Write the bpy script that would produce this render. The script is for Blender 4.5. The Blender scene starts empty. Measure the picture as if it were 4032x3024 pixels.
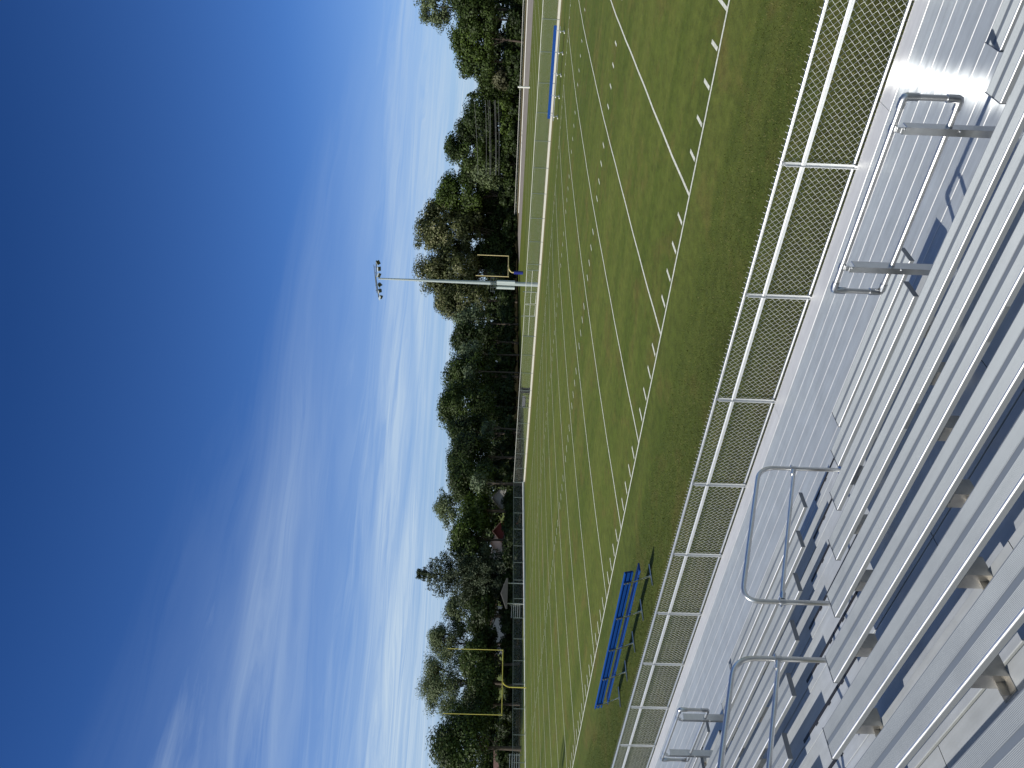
import bpy, math, random
import numpy as np
from mathutils import Vector, Matrix
C = bpy.context.scene.collection
rng = np.random.default_rng(7); random.seed(7)
pi = math.pi
# ------------------------------------------------------------------ camera (photo is stored on its side: camera rolled 90 deg)
CAM = np.array([9.1073, -18.8355, 5.0175])
FPX, YAW, PITCH, ROLL = 3038.4, 0.698473, -0.021055, 0.035379
fw = np.array([-math.sin(YAW)*math.cos(PITCH), math.cos(YAW)*math.cos(PITCH), math.sin(PITCH)])
rt = np.array([math.cos(YAW), math.sin(YAW), 0.0]); up = np.cross(rt, fw)
rt, up = math.cos(ROLL)*rt + math.sin(ROLL)*up, -math.sin(ROLL)*rt + math.cos(ROLL)*up
cd = bpy.data.cameras.new('camera'); cam = bpy.data.objects.new('camera', cd); C.objects.link(cam)
M = Matrix.Identity(4)
for i in range(3):
    M[i][0] = -up[i]; M[i][1] = rt[i]; M[i][2] = -fw[i]; M[i][3] = CAM[i]
cam.matrix_world = M
cd.sensor_width = 36; cd.lens = FPX*36/4032; cd.clip_start = 0.05; cd.clip_end = 6000
bpy.context.scene.camera = cam
# ------------------------------------------------------------------ light
SUN = np.array([-0.355, -0.81, 1.0]); SUN /= np.linalg.norm(SUN)
sl = bpy.data.lights.new('sun', 'SUN'); sl.energy = 4.3; sl.angle = math.radians(0.53); sl.color = (1.0, 0.955, 0.88)
so = bpy.data.objects.new('sun', sl); C.objects.link(so)
so.rotation_euler = Vector(SUN).to_track_quat('Z', 'Y').to_euler(); so.location = (0, 0, 60)
sc = bpy.context.scene
sc.view_settings.view_transform = 'Standard'; sc.view_settings.look = 'None'
sc.view_settings.exposure = 0.0; sc.view_settings.gamma = 1.0
sc.cycles.max_bounces = 8; sc.cycles.transparent_max_bounces = 24
sc.cycles.sample_clamp_indirect = 6

class NT:
    def __init__(s, tree): s.t = tree; s.n = tree.nodes; s.l = tree.links
    def __call__(s, typ, **kw):
        nd = s.n.new(typ)
        for k, v in kw.items():
            if k.startswith('i_'):
                key = k[2:]; key = int(key) if key.isdigit() else key.replace('_', ' ')
                s.set(nd.inputs[key], v)
            else: setattr(nd, k, v)
        return nd
    def set(s, sock, v):
        if isinstance(v, bpy.types.NodeSocket): s.l.new(v, sock)
        elif isinstance(v, bpy.types.Node): s.l.new(v.outputs[0], sock)
        else: sock.default_value = v
    def math(s, op, a, b=None, clamp=False):
        nd = s.n.new('ShaderNodeMath'); nd.operation = op; nd.use_clamp = clamp
        s.set(nd.inputs[0], a)
        if b is not None: s.set(nd.inputs[1], b)
        return nd.outputs[0]
    def mix(s, f, a, b, mode='MIX'):
        nd = s.n.new('ShaderNodeMix'); nd.data_type = 'RGBA'; nd.blend_type = mode; nd.clamp_factor = True
        s.set(nd.inputs[0], f); s.set(nd.inputs[6], a); s.set(nd.inputs[7], b)
        return nd.outputs[2]
    def ramp(s, f, stops):
        nd = s.n.new('ShaderNodeValToRGB'); e = nd.color_ramp.elements
        while len(e) < len(stops): e.new(0.5)
        for k, (p, c) in enumerate(stops):
            e[k].position = p; e[k].color = c if len(c) == 4 else (*c, 1)
        s.set(nd.inputs[0], f); return nd.outputs[0]
    def mrange(s, v, a, b, c=0.0, d=1.0, smooth=False):
        nd = s.n.new('ShaderNodeMapRange'); nd.clamp = True
        if smooth: nd.interpolation_type = 'SMOOTHSTEP'
        s.set(nd.inputs[0], v)
        for k, x in zip((1, 2, 3, 4), (a, b, c, d)): s.set(nd.inputs[k], x)
        return nd.outputs[0]
    def noise(s, vec, scale, detail=3, rough=0.55, dist=0.0):
        nd = s.n.new('ShaderNodeTexNoise'); nd.inputs['Scale'].default_value = scale
        nd.inputs['Detail'].default_value = detail; nd.inputs['Roughness'].default_value = rough
        nd.inputs['Distortion'].default_value = dist
        if vec is not None: s.set(nd.inputs['Vector'], vec)
        return nd.outputs[0]
    def mapping(s, vec, scale=(1, 1, 1), rot=(0, 0, 0), loc=(0, 0, 0)):
        nd = s.n.new('ShaderNodeMapping'); s.set(nd.inputs[0], vec)
        nd.inputs[1].default_value = loc; nd.inputs[2].default_value = rot; nd.inputs[3].default_value = scale
        return nd.outputs[0]

# ------------------------------------------------------------------ sky
W = bpy.data.worlds.new('World'); sc.world = W; W.use_nodes = True
W.node_tree.nodes.clear(); n = NT(W.node_tree)
sky = n('ShaderNodeTexSky', sky_type='NISHITA', sun_disc=False)
sky.sun_elevation = math.asin(SUN[2]); sky.sun_rotation = math.atan2(SUN[0], SUN[1])
sky.altitude = 200; sky.air_density = 1.0; sky.dust_density = 0.6; sky.ozone_density = 3.0
tc = n('ShaderNodeTexCoord'); sep = n('ShaderNodeSeparateXYZ'); n.set(sep.inputs[0], tc.outputs['Generated'])
dx, dy, dz = sep.outputs
zc = n.math('MAXIMUM', dz, 0.02)
pc = n('ShaderNodeCombineXYZ'); n.set(pc.inputs[0], n.math('DIVIDE', dx, zc)); n.set(pc.inputs[1], n.math('DIVIDE', dy, zc))
SA = math.radians(-62)          # direction the cirrus streaks run
st = n.mapping(pc, scale=(1, 1, 1), rot=(0, 0, SA))
warp = n.noise(n.mapping(st, scale=(0.35, 0.5, 1), loc=(3.1, 8.8, 0)), 1.0, 3, 0.5)
wv = n('ShaderNodeCombineXYZ'); n.set(wv.inputs[1], n.math('MULTIPLY', n.math('SUBTRACT', warp, 0.5), 1.5))
sw = n('ShaderNodeVectorMath', operation='ADD'); n.set(sw.inputs[0], st); n.set(sw.inputs[1], wv)
sw = sw.outputs[0]
s1 = n.noise(n.mapping(sw, scale=(0.16, 0.62, 1), loc=(2.3, 1.1, 0)), 1.0, 7, 0.60, 0.5)
s2 = n.noise(n.mapping(sw, scale=(0.42, 1.9, 1), loc=(7.7, 4.2, 0)), 1.0, 7, 0.68, 0.8)
s3 = n.noise(n.mapping(st, scale=(0.13, 0.22, 1), loc=(1.7, 9.2, 0)), 1.0, 3, 0.5, 0.3)
cl = n.math('ADD', n.math('MULTIPLY', s1, 0.52), n.math('ADD', n.math('MULTIPLY', s2, 0.34), n.math('MULTIPLY', s3, 0.28)))
# cirrus bank: low over the field, higher towards the left end of the field
left = n.math('ADD', n.math('MULTIPLY', dx, -0.85), n.math('MULTIPLY', dy, -0.50))       # grows towards the left of the view
toph = n.mrange(left, -0.35, 0.60, 0.17, 0.52)
bank = n.mrange(n.math('DIVIDE', dz, toph), 0.55, 1.15, 1.0, 0.0, True)
thr = n.math('SUBTRACT', 0.74, n.math('MULTIPLY', bank, 0.25))
cov = n.mrange(n.math('SUBTRACT', cl, thr), -0.04, 0.27, 0.0, 0.58, True)
soft = n.noise(n.mapping(sw, scale=(0.14, 0.30, 1), loc=(5.7, 2.2, 0)), 1.0, 4, 0.5, 0.3)
vr = n.math('DIVIDE', dz, n.mrange(left, -0.35, 0.60, 0.13, 0.42))
vr = n.math('ADD', vr, n.math('ADD', n.math('MULTIPLY', n.math('SUBTRACT', s1, 0.5), 0.75), n.math('MULTIPLY', n.math('SUBTRACT', s2, 0.5), 0.6)))
veil = n.mrange(vr, 0.30, 1.10, 1.0, 0.0, True)
veil = n.math('MULTIPLY', veil, n.mrange(soft, 0.34, 0.60, 0.16, 0.66, True))
veil = n.math('MULTIPLY', veil, n.mrange(s2, 0.36, 0.63, 0.34, 1.22))
cov = n.math('MAXIMUM', cov, veil)
cov = n.math('ADD', cov, n.math('MULTIPLY', n.math('MULTIPLY', cov, veil), 0.35))
haze = n.math('POWER', n.mrange(dz, 0.0, 0.26, 1.0, 0.0), 1.5)
deep = n.mix(n.mrange(dz, 0.05, 0.25), (0.58, 0.90, 1.42, 1), (0.42, 0.72, 1.22, 1))
deep = n.mix(n.mrange(dz, 0.25, 0.53), deep, (0.19, 0.43, 0.84, 1))
away = n.mrange(n.math('ADD', n.math('MULTIPLY', dy, 0.75), n.math('MULTIPLY', dx, -0.35)), -0.1, 0.52)
deep = n.mix(away, (1.62, 1.42, 1.16, 1), deep)  # unseen sky behind the camera brightened to fill the shaded parts
base = n.mix(1.0, sky.outputs[0], deep, 'MULTIPLY')
c1 = n.mix(n.math('MULTIPLY', haze, 0.55), base, (5.1, 6.1, 7.6, 1))
c2 = n.mix(cov, c1, (5.7, 7.2, 8.9, 1))
bg = n('ShaderNodeBackground', i_Color=c2, i_Strength=0.09)
wo = n('ShaderNodeOutputWorld'); n.set(wo.inputs[0], bg)

# ------------------------------------------------------------------ materials
def mat(name):
    m = bpy.data.materials.new(name); m.use_nodes = True; m.node_tree.nodes.clear()
    t = NT(m.node_tree); out = t('ShaderNodeOutputMaterial'); return m, t, out
def objco(t): return t('ShaderNodeTexCoord').outputs['Object']
def geopos(t): return t('ShaderNodeNewGeometry').outputs['Position']
def principled(name, col, rough=0.5, metal=0.0, var=0.12, vs=3.0, bump=0.0, bs=60.0, spec=0.5, coat=0.0):
    m, t, out = mat(name); co = geopos(t)
    f = t.noise(co, vs, 5, 0.6)
    c = t.mix(f, tuple(x*(1-var) for x in col)+(1,), tuple(min(1, x*(1+var)) for x in col)+(1,))
    b = t('ShaderNodeBsdfPrincipled', i_Base_Color=c, i_Metallic=metal)
    t.set(b.inputs['Roughness'], t.mrange(t.noise(co, vs*2.3, 3), 0.3, 0.7, rough*0.88, min(1, rough*1.12)))
    b.inputs['Specular IOR Level'].default_value = spec; b.inputs['Coat Weight'].default_value = coat
    if bump:
        bn = t('ShaderNodeBump', i_Strength=bump, i_Distance=0.01); t.set(bn.inputs['Height'], t.noise(co, bs, 4)); t.set(b.inputs['Normal'], bn)
    t.set(out.inputs[0], b); return m
def aluminium(name, col, dif, mixd, rough, an, stain=0.15, bumps=0.0, glare=0.0):
    """mill / anodised extruded aluminium: glossy lobe stretched across the extrusion direction (X) over a dull oxide layer"""
    m, t, out = mat(name); co = geopos(t)
    st = t.noise(t.mapping(co, scale=(0.7, 9, 9)), 1.6, 6, 0.65)
    bl = t.noise(co, 3.1, 5, 0.6)
    k = t.math('ADD', t.math('MULTIPLY', st, 0.55), t.math('MULTIPLY', bl, 0.45))
    k = t.mrange(k, 0.32, 0.68, 1-stain, 1+stain*0.6)
    sc1 = t('ShaderNodeVectorMath', operation='SCALE'); sc1.inputs[0].default_value = col; t.set(sc1.inputs['Scale'], k)
    sc2 = t('ShaderNodeVectorMath', operation='SCALE'); sc2.inputs[0].default_value = dif; t.set(sc2.inputs['Scale'], k)
    tg = t('ShaderNodeCombineXYZ'); tg.inputs[0].default_value = 1
    g = t('ShaderNodeBsdfAnisotropic', distribution='BECKMANN'); t.set(g.inputs['Color'], sc1.outputs[0])
    t.set(g.inputs['Roughness'], t.mrange(bl, 0.3, 0.7, rough*0.92, rough*1.08)); g.inputs['Anisotropy'].default_value = an; t.set(g.inputs['Tangent'], tg)
    d = t('ShaderNodeBsdfDiffuse'); t.set(d.inputs['Color'], sc2.outputs[0])
    if bumps:
        bn = t('ShaderNodeBump', i_Strength=bumps, i_Distance=0.004); t.set(bn.inputs['Height'], st); t.set(g.inputs['Normal'], bn); t.set(d.inputs['Normal'], bn)
    mx = t('ShaderNodeMixShader', i_0=mixd); t.set(mx.inputs[1], g); t.set(mx.inputs[2], d)
    if glare:      # fine extrusion grooves along X: a narrow streak lobe
        g2 = t('ShaderNodeBsdfAnisotropic', distribution='BECKMANN'); t.set(g2.inputs['Color'], sc1.outputs[0])
        t.set(g2.inputs['Roughness'], t.mrange(st, 0.3, 0.7, 0.28, 0.34)); g2.inputs['Anisotropy'].default_value = 0.90; t.set(g2.inputs['Tangent'], tg)
        m2 = t('ShaderNodeMixShader', i_0=glare); t.set(m2.inputs[1], mx); t.set(m2.inputs[2], g2); mx = m2
    t.set(out.inputs[0], mx); return m
MT = {}
MT['deck'] = aluminium('mill_aluminium', (0.62, 0.66, 0.68), (0.41, 0.445, 0.465), 0.62, 0.46, 0.35, 0.17, glare=0.028)
MT['curb'] = aluminium('curb_aluminium', (0.72, 0.73, 0.73), (0.60, 0.605, 0.61), 0.66, 0.48, 0.35, 0.12, glare=0.025)
MT['seat'] = aluminium('anodised_aluminium', (0.38, 0.42, 0.45), (0.256, 0.277, 0.297), 0.78, 0.50, 0.2, 0.09)
MT['seatband'] = aluminium('anodised_smooth', (0.35, 0.40, 0.45), (0.182, 0.207, 0.236), 0.76, 0.48, 0.2, 0.07)
MT['tread'] = aluminium('tread_aluminium', (0.60, 0.64, 0.67), (0.42, 0.445, 0.465), 0.76, 0.50, 0.3, 0.20)
MT['edge'] = principled('edge_highlight', (0.85, 0.85, 0.85), 0.50, 1.0, 0.03)  # whitish metal standing in for the glint along the seat edges
MT['galv'] = principled('galvanised_steel', (0.62, 0.63, 0.64), 0.33, 1.0, 0.15, 14)
MT['pipe'] = principled('aluminium_pipe', (0.70, 0.70, 0.69), 0.33, 0.9, 0.06, 9)
MT['bracket'] = principled('galvanised_bracket', (0.52, 0.50, 0.46), 0.35, 0.9, 0.3, 16)
MT['fencepost'] = principled('fence_post_metal', (0.74, 0.75, 0.75), 0.42, 0.75, 0.1, 10)
MT['wire'] = principled('chain_link_wire', (0.74, 0.75, 0.73), 0.45, 0.4, 0.1, 10)
MT['capdark'] = principled('dark_end_cap', (0.20, 0.21, 0.23), 0.5, 0.5, 0.1)
MT['black'] = principled('black_rubber', (0.012, 0.012, 0.014), 0.6, 0, 0.3)
MT['steel'] = principled('under_frame_steel', (0.30, 0.31, 0.32), 0.5, 0.6, 0.2)
MT['blue'] = principled('blue_powder_coat', (0.002, 0.050, 0.245), 0.5, 0.0, 0.1, 6, 0, 60, 0.3)
MT['bluepad'] = principled('blue_vinyl_pad', (0.012, 0.022, 0.22), 0.5, 0.0, 0.1)
MT['yellow'] = principled('yellow_paint', (0.62, 0.54, 0.11), 0.4, 0.0, 0.1)
MT['cream'] = principled('pale_yellow_paint', (0.72, 0.60, 0.30), 0.4, 0.0, 0.1)
MT['white'] = principled('white_painted', (0.78, 0.77, 0.72), 0.55, 0.0, 0.08)
MT['polegrey'] = principled('light_pole_galvanised', (0.46, 0.52, 0.52), 0.55, 0.25, 0.12, 2)
MT['boxgrey'] = principled('ballast_box_grey', (0.52, 0.58, 0.57), 0.45, 0.2, 0.08)
MT['lampdark'] = principled('floodlight_dark', (0.05, 0.06, 0.055), 0.4, 0.4, 0.2)
MT['lens'] = principled('floodlight_lens', (0.10, 0.11, 0.10), 0.2, 0.0, 0.1)
MT['thinpost'] = principled('thin_post_grey', (0.20, 0.24, 0.22), 0.55, 0.3, 0.2)
MT['railpale'] = principled('pale_rail', (0.66, 0.67, 0.62), 0.5, 0.1, 0.1)
MT['board'] = principled('white_board', (0.64, 0.62, 0.56), 0.6, 0.0, 0.06)
MT['bark'] = principled('bark', (0.085, 0.066, 0.05), 0.9, 0, 0.4, 2.0, 0.6, 8)
MT['deadbark'] = principled('dead_bark', (0.26, 0.22, 0.19), 0.9, 0, 0.3, 2.0)
MT['plastic'] = principled('black_plastic', (0.012, 0.012, 0.013), 0.9, 0, 0.1, 3, 0, 60, 0.1)
MT['tablegrey'] = principled('grey_table_top', (0.085, 0.088, 0.10), 0.8, 0, 0.1, 3, 0, 60, 0.1)
MT['roofgrey'] = principled('grey_roof', (0.08, 0.078, 0.076), 0.8, 0, 0.2, 1.0)
MT['roofbrown'] = principled('brown_roof', (0.20, 0.115, 0.09), 0.85, 0, 0.2, 1.5)
MT['housewhite'] = principled('white_siding', (0.50, 0.49, 0.46), 0.7, 0, 0.06)
MT['housered'] = principled('red_siding', (0.20, 0.035, 0.03), 0.7, 0, 0.12)
MT['glass'] = principled('window_glass', (0.03, 0.035, 0.04), 0.1, 0.0, 0.1)
MT['cable'] = principled('cable', (0.20, 0.21, 0.20), 0.6)

def grass_material(name, near=True, tint=(1, 1, 1)):
    m, t, out = mat(name); co = geopos(t)
    big = t.noise(t.mapping(co, scale=(0.05, 0.10, 1)), 1.0, 5, 0.6)
    patch = t.noise(co, 0.42, 6, 0.68, 0.4)
    mow = t.noise(t.mapping(co, scale=(0.035, 0.55, 1), rot=(0, 0, 0.03)), 1.0, 5, 0.65)
    mid = t.noise(t.mapping(co, scale=(3.2, 2.2, 2)), 1.0, 6, 0.72)
    fine = t.noise(t.mapping(co, scale=(26, 20, 20)), 1.0, 4, 0.75)
    g = t.mix(t.mrange(big, 0.34, 0.66), (0.066, 0.090, 0.020, 1), (0.096, 0.119, 0.030, 1))
    g = t.mix(t.math('MULTIPLY', t.mrange(mow, 0.40, 0.62), 0.85), g, (0.118, 0.133, 0.040, 1))
    br = t.math('MULTIPLY', t.mrange(patch, 0.52, 0.70), 0.7)
    g = t.mix(br, g, (0.135, 0.105, 0.048, 1))
    k = t.math('ADD', t.mrange(mid, 0.25, 0.75, -0.34, 0.34), t.mrange(fine, 0.2, 0.8, -0.38, 0.38))
    sc_ = t('ShaderNodeVectorMath', operation='SCALE'); t.set(sc_.inputs[0], g); t.set(sc_.inputs['Scale'], t.math('ADD', k, 1.0))
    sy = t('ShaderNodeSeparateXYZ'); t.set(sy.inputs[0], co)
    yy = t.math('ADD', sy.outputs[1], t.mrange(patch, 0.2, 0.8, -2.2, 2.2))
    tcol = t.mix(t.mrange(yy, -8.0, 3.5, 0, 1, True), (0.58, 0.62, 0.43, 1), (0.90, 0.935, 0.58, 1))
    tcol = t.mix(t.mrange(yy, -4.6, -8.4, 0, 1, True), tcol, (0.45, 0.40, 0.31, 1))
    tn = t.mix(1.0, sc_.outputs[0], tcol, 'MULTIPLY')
    b = t('ShaderNodeBsdfPrincipled', i_Base_Color=tn, i_Roughness=0.85); b.inputs['Specular IOR Level'].default_value = 0.15
    bn = t('ShaderNodeBump', i_Strength=0.55, i_Distance=0.05)
    t.set(bn.inputs['Height'], t.math('ADD', t.math('MULTIPLY', mid, 0.7), fine)); t.set(b.inputs['Normal'], bn)
    t.set(out.inputs[0], b); return m
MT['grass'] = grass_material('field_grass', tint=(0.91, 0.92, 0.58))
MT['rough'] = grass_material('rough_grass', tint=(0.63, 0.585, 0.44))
def paint_material():
    m, t, out = mat('field_line_paint'); co = geopos(t)
    f = t.mrange(t.noise(t.mapping(co, scale=(14, 14, 14)), 1.0, 4, 0.7), 0.30, 0.62, 0.35, 0.95)
    c = t.mix(f, (0.11, 0.135, 0.05, 1), (0.66, 0.67, 0.60, 1))
    b = t('ShaderNodeBsdfPrincipled', i_Base_Color=c, i_Roughness=0.9); t.set(out.inputs[0], b); return m
MT['paint'] = paint_material()
def noisy(name, a, b_, sc_, st=(1, 1, 1), rough=0.95):
    m, t, out = mat(name); co = geopos(t)
    f = t.mrange(t.noise(t.mapping(co, scale=st), sc_, 7, 0.7), 0.3, 0.7)
    b = t('ShaderNodeBsdfPrincipled', i_Base_Color=t.mix(f, (*a, 1), (*b_, 1)), i_Roughness=rough); b.inputs['Specular IOR Level'].default_value = 0.0
    t.set(out.inputs[0], b); return m
MT['gravel'] = noisy('gravel_track', (0.15, 0.138, 0.125), (0.26, 0.242, 0.225), 1.2, (0.5, 2.2, 2))
MT['bank'] = noisy('dry_bank', (0.05, 0.055, 0.025), (0.135, 0.10, 0.06), 0.6, (0.3, 2, 2))
MT['worn'] = noisy('worn_strip', (0.085, 0.098, 0.032), (0.235, 0.195, 0.11), 0.8, (0.12, 2.4, 3))
def linkpanel(name, pitch, wire, col):
    m, t, out = mat(name); co = objco(t); s = t('ShaderNodeSeparateXYZ'); t.set(s.inputs[0], co)
    def band(e):
        a = t.math('FRACT', t.math('ADD', t.math('DIVIDE', e, pitch), 500.0))
        return t.math('LESS_THAN', t.math('ABSOLUTE', t.math('SUBTRACT', a, 0.5)), wire/pitch/2)
    h = t.math('ADD', s.outputs[0], s.outputs[1])
    f = t.math('MAXIMUM', band(t.math('ADD', h, s.outputs[2])), band(t.math('SUBTRACT', h, s.outputs[2])))
    b = t('ShaderNodeBsdfPrincipled', i_Base_Color=(*col, 1), i_Roughness=0.5, i_Metallic=0.3)
    tr = t('ShaderNodeBsdfTransparent'); mx = t('ShaderNodeMixShader'); t.set(mx.inputs[0], f); t.set(mx.inputs[1], tr); t.set(mx.inputs[2], b)
    t.set(out.inputs[0], mx); return m
MT['link'] = linkpanel('chain_link_panel', 0.10, 0.0060, (0.34, 0.38, 0.36))
def foliage(name, dark, light, extra=None, trans=0.16, cls=0.30):
    m, t, out = mat(name); geo = t('ShaderNodeNewGeometry')
    ri = geo.outputs['Random Per Island']; cl = t.noise(geo.outputs['Position'], cls, 4, 0.6)
    f = t.math('ADD', t.math('MULTIPLY', t.math('POWER', ri, 1.5), 0.46), t.mrange(cl, 0.36, 0.64, 0, 0.48))
    stops = [(0.0, dark), (1.0, light)] if extra is None else [(0.0, dark), (0.5, light), (1.0, extra)]
    c = t.ramp(f, stops)
    d = t('ShaderNodeBsdfPrincipled', i_Base_Color=c, i_Roughness=0.6); d.inputs['Specular IOR Level'].default_value = 0.3
    tl = t('ShaderNodeBsdfTranslucent'); t.set(tl.inputs[0], t.mix(0.5, c, (0.12, 0.16, 0.02, 1)))
    mx = t('ShaderNodeMixShader', i_0=trans); t.set(mx.inputs[1], d); t.set(mx.inputs[2], tl); t.set(out.inputs[0], mx); return m
FOL = {
 'maple': foliage('leaf_maple', (0.0081, 0.0165, 0.0023), (0.0706, 0.1136, 0.0194)),
 'dark': foliage('leaf_dark', (0.0047, 0.0107, 0.0017), (0.0443, 0.0758, 0.0126)),
 'bright': foliage('leaf_bright', (0.0121, 0.0247, 0.0023), (0.0941, 0.1482, 0.0194)),
 'pale': foliage('leaf_pale', (0.045, 0.068, 0.028), (0.19, 0.235, 0.105)),
 'spruce': foliage('needle_spruce', (0.014, 0.024, 0.013), (0.105, 0.135, 0.075), trans=0.08),
 'tan': foliage('leaf_cream_flower', (0.012, 0.020, 0.005), (0.080, 0.095, 0.028), (0.36, 0.34, 0.20)),
 'grey': foliage('leaf_grey', (0.0269, 0.0412, 0.0200), (0.2285, 0.2964, 0.1656)),
 'brown': foliage('leaf_brown', (0.0336, 0.0329, 0.0171), (0.1613, 0.1646, 0.0857), trans=0.1),
}
# ------------------------------------------------------------------ mesh helpers
class MB:
    def __init__(s): s.v = []; s.f = []; s.m = []; s.sm = []; s.mi = 0
    def add(s, vs, fs, smooth=False):
        o = len(s.v); s.v += [tuple(map(float, v)) for v in vs]
        for f in fs: s.f.append(tuple(o+i for i in f)); s.m.append(s.mi); s.sm.append(smooth)
        return s
    def box(s, x0, x1, y0, y1, z0, z1):
        vs = [(x, y, z) for z in (z0, z1) for y in (y0, y1) for x in (x0, x1)]
        return s.add(vs, [(0, 2, 3, 1), (4, 5, 7, 6), (0, 1, 5, 4), (2, 6, 7, 3), (0, 4, 6, 2), (1, 3, 7, 5)])
    def obox(s, c, ax, ay, az):
        c, ax, ay, az = map(np.asarray, (c, ax, ay, az))
        vs = [c + i*ax + j*ay + k*az for k in (-1, 1) for j in (-1, 1) for i in (-1, 1)]
        return s.add(vs, [(0, 2, 3, 1), (4, 5, 7, 6), (0, 1, 5, 4), (2, 6, 7, 3), (0, 4, 6, 2), (1, 3, 7, 5)])
    def extr(s, prof, x0, x1, ax='x'):
        k = len(prof)
        if ax == 'x': vs = [(x, p[0], p[1]) for x in (x0, x1) for p in prof]
        else: vs = [(p[0], x, p[1]) for x in (x0, x1) for p in prof]
        fs = [(i, (i+1) % k, k+(i+1) % k, k+i) for i in range(k)]
        fs += [tuple(range(k))[::-1], tuple(range(k, 2*k))]
        return s.add(vs, fs)
    def tube(s, pts, r, n=8, cap=True, smooth=True):
        P = np.asarray(pts, float); k = len(P); R = np.broadcast_to(np.asarray(r, float), (k,))
        vs = []; T = np.zeros_like(P); T[1:-1] = P[2:]-P[:-2]; T[0] = P[1]-P[0]; T[-1] = P[-1]-P[-2]
        T /= np.linalg.norm(T, axis=1)[:, None]
        a = np.array([0, 0, 1.0]) if abs(T[0][2]) < 0.9 else np.array([1.0, 0, 0])
        u = np.cross(T[0], a); u /= np.linalg.norm(u)
        for i in range(k):
            u = u - T[i]*(u@T[i]); u /= np.linalg.norm(u); w = np.cross(T[i], u)
            for j in range(n):
                th = 2*pi*j/n; vs.append(P[i]+R[i]*(math.cos(th)*u+math.sin(th)*w))
        fs = [(i*n+j, i*n+(j+1) % n, (i+1)*n+(j+1) % n, (i+1)*n+j) for i in range(k-1) for j in range(n)]
        s.add(vs, fs, smooth)
        if cap: s.add(vs[:n], [tuple(range(n))[::-1]]); s.add(vs[-n:], [tuple(range(n))])
        return s
    def build(s, name, mats, parent=None, origin=None):
        me = bpy.data.meshes.new(name); o = np.zeros(3) if origin is None else np.asarray(origin, float)
        if parent is not None and origin is None: o = np.array(parent.get('_o', (0, 0, 0)), float)
        me.from_pydata([tuple(np.asarray(v)-o) for v in s.v], [], s.f)
        for mm in (mats if isinstance(mats, (list, tuple)) else [mats]): me.materials.append(mm)
        me.polygons.foreach_set('material_index', s.m); me.polygons.foreach_set('use_smooth', s.sm); me.update()
        ob = bpy.data.objects.new(name, me); C.objects.link(ob)
        if parent is not None: ob.parent = parent; ob['_o'] = tuple(o)
        else: ob.location = tuple(o)
        return ob
def tag(o, label, cat, group=None):
    o['label'] = label; o['category'] = cat
    if group: o['group'] = group
    return o
def thing(name, label, cat, loc, group=None):
    o = bpy.data.objects.new(name, None); C.objects.link(o); o.location = loc; o['_o'] = tuple(map(float, loc))
    o.empty_display_size = 0.3
    return tag(o, label, cat, group)
def sub(mb, name, m, parent):      # a part of a part: parent sits at its own origin, so world -> local is the same offset
    o = mb.build(name, m, None, parent['_o']); o.location = (0, 0, 0); o.parent = parent; o['_o'] = tuple(parent['_o']); return o
def struct(name, mb, m):
    o = mb.build(name, m); o['kind'] = 'structure'; return o
def link_copy(o, parent=None):
    c = o.copy(); C.objects.link(c); c.parent = parent
    for ch in list(o.children): link_copy(ch, c)
    return c
def dirat(y):   # horizontal unit direction seen at the middle of the photo for photo row y
    U = 3024-y; V = 1950
    d = fw + rt*(U-1512)/FPX + up*(2016-V)/FPX; return d[:2]/np.hypot(d[0], d[1])
def ray(x, y):
    U = 3024-y; return fw + rt*(U-1512)/FPX + up*(2016-x)/FPX
def zat(x, y, dist):
    d = ray(x, y); return CAM[2] + d[2]*dist/np.hypot(d[0], d[1])
def wat(x, y, dist):
    d = dirat(y); return np.array([CAM[0]+d[0]*dist, CAM[1]+d[1]*dist, zat(x, y, dist)])
# ------------------------------------------------------------------ ground, field
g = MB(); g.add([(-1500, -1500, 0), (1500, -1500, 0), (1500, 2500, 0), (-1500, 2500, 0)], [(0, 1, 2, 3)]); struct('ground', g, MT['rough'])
CROWN = 0.36
def fz(y): return (0.012 if -2.5 < y < 51.3 else -0.03) + CROWN*max(0.0, 1-((y-24.385)/27.0)**2)
ys = np.linspace(-2.6, 51.4, 41)
g = MB()
for a, b in zip(ys[:-1], ys[1:]):
    g.add([(-75.6, a, fz(a)), (40, a, fz(a)), (40, b, fz(b)), (-75.6, b, fz(b))], [(0, 1, 2, 3)])
struct('football_field_turf', g, MT['grass'])
g = MB(); LIFT = 0.006
def strip_y(x0, x1, y0, y1, k=1):     # a painted band following the crown
    e = np.linspace(y0, y1, k+1)
    for a, b in zip(e[:-1], e[1:]):
        g.add([(x0, a, fz(a)+LIFT), (x1, a, fz(a)+LIFT), (x1, b, fz(b)+LIFT), (x0, b, fz(b)+LIFT)], [(0, 1, 2, 3)])
YD = 0.9144; FWd = 48.77
for x in [-73.15, -64.008 - 0.0] + [-64.008+4.572*i for i in range(1, 21)] + [36.576]:
    e = np.linspace(0.06, FWd-0.06, 41); ph = rng.random()*6
    w = [0.022*math.sin(0.45*t+ph)+0.012*math.sin(1.7*t+2*ph) for t in e]
    for i in range(40):
        a, b = e[i], e[i+1]
        g.add([(x-.047+w[i], a, fz(a)+LIFT), (x+.047+w[i], a, fz(a)+LIFT), (x+.047+w[i+1], b, fz(b)+LIFT), (x-.047+w[i+1], b, fz(b)+LIFT)], [(0, 1, 2, 3)])
strip_y(-73.2, 36.63, -0.05, 0.055); strip_y(-73.2, 36.63, FWd-0.055, FWd+0.05)
for i in range(1, 100):
    if i % 5 == 0: continue
    x = -64.008+YD*i
    for y0 in (0.16, FWd-0.76, 16.26-0.3, 32.51-0.3): strip_y(x-.052, x+.052, y0, y0+0.61)
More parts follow.
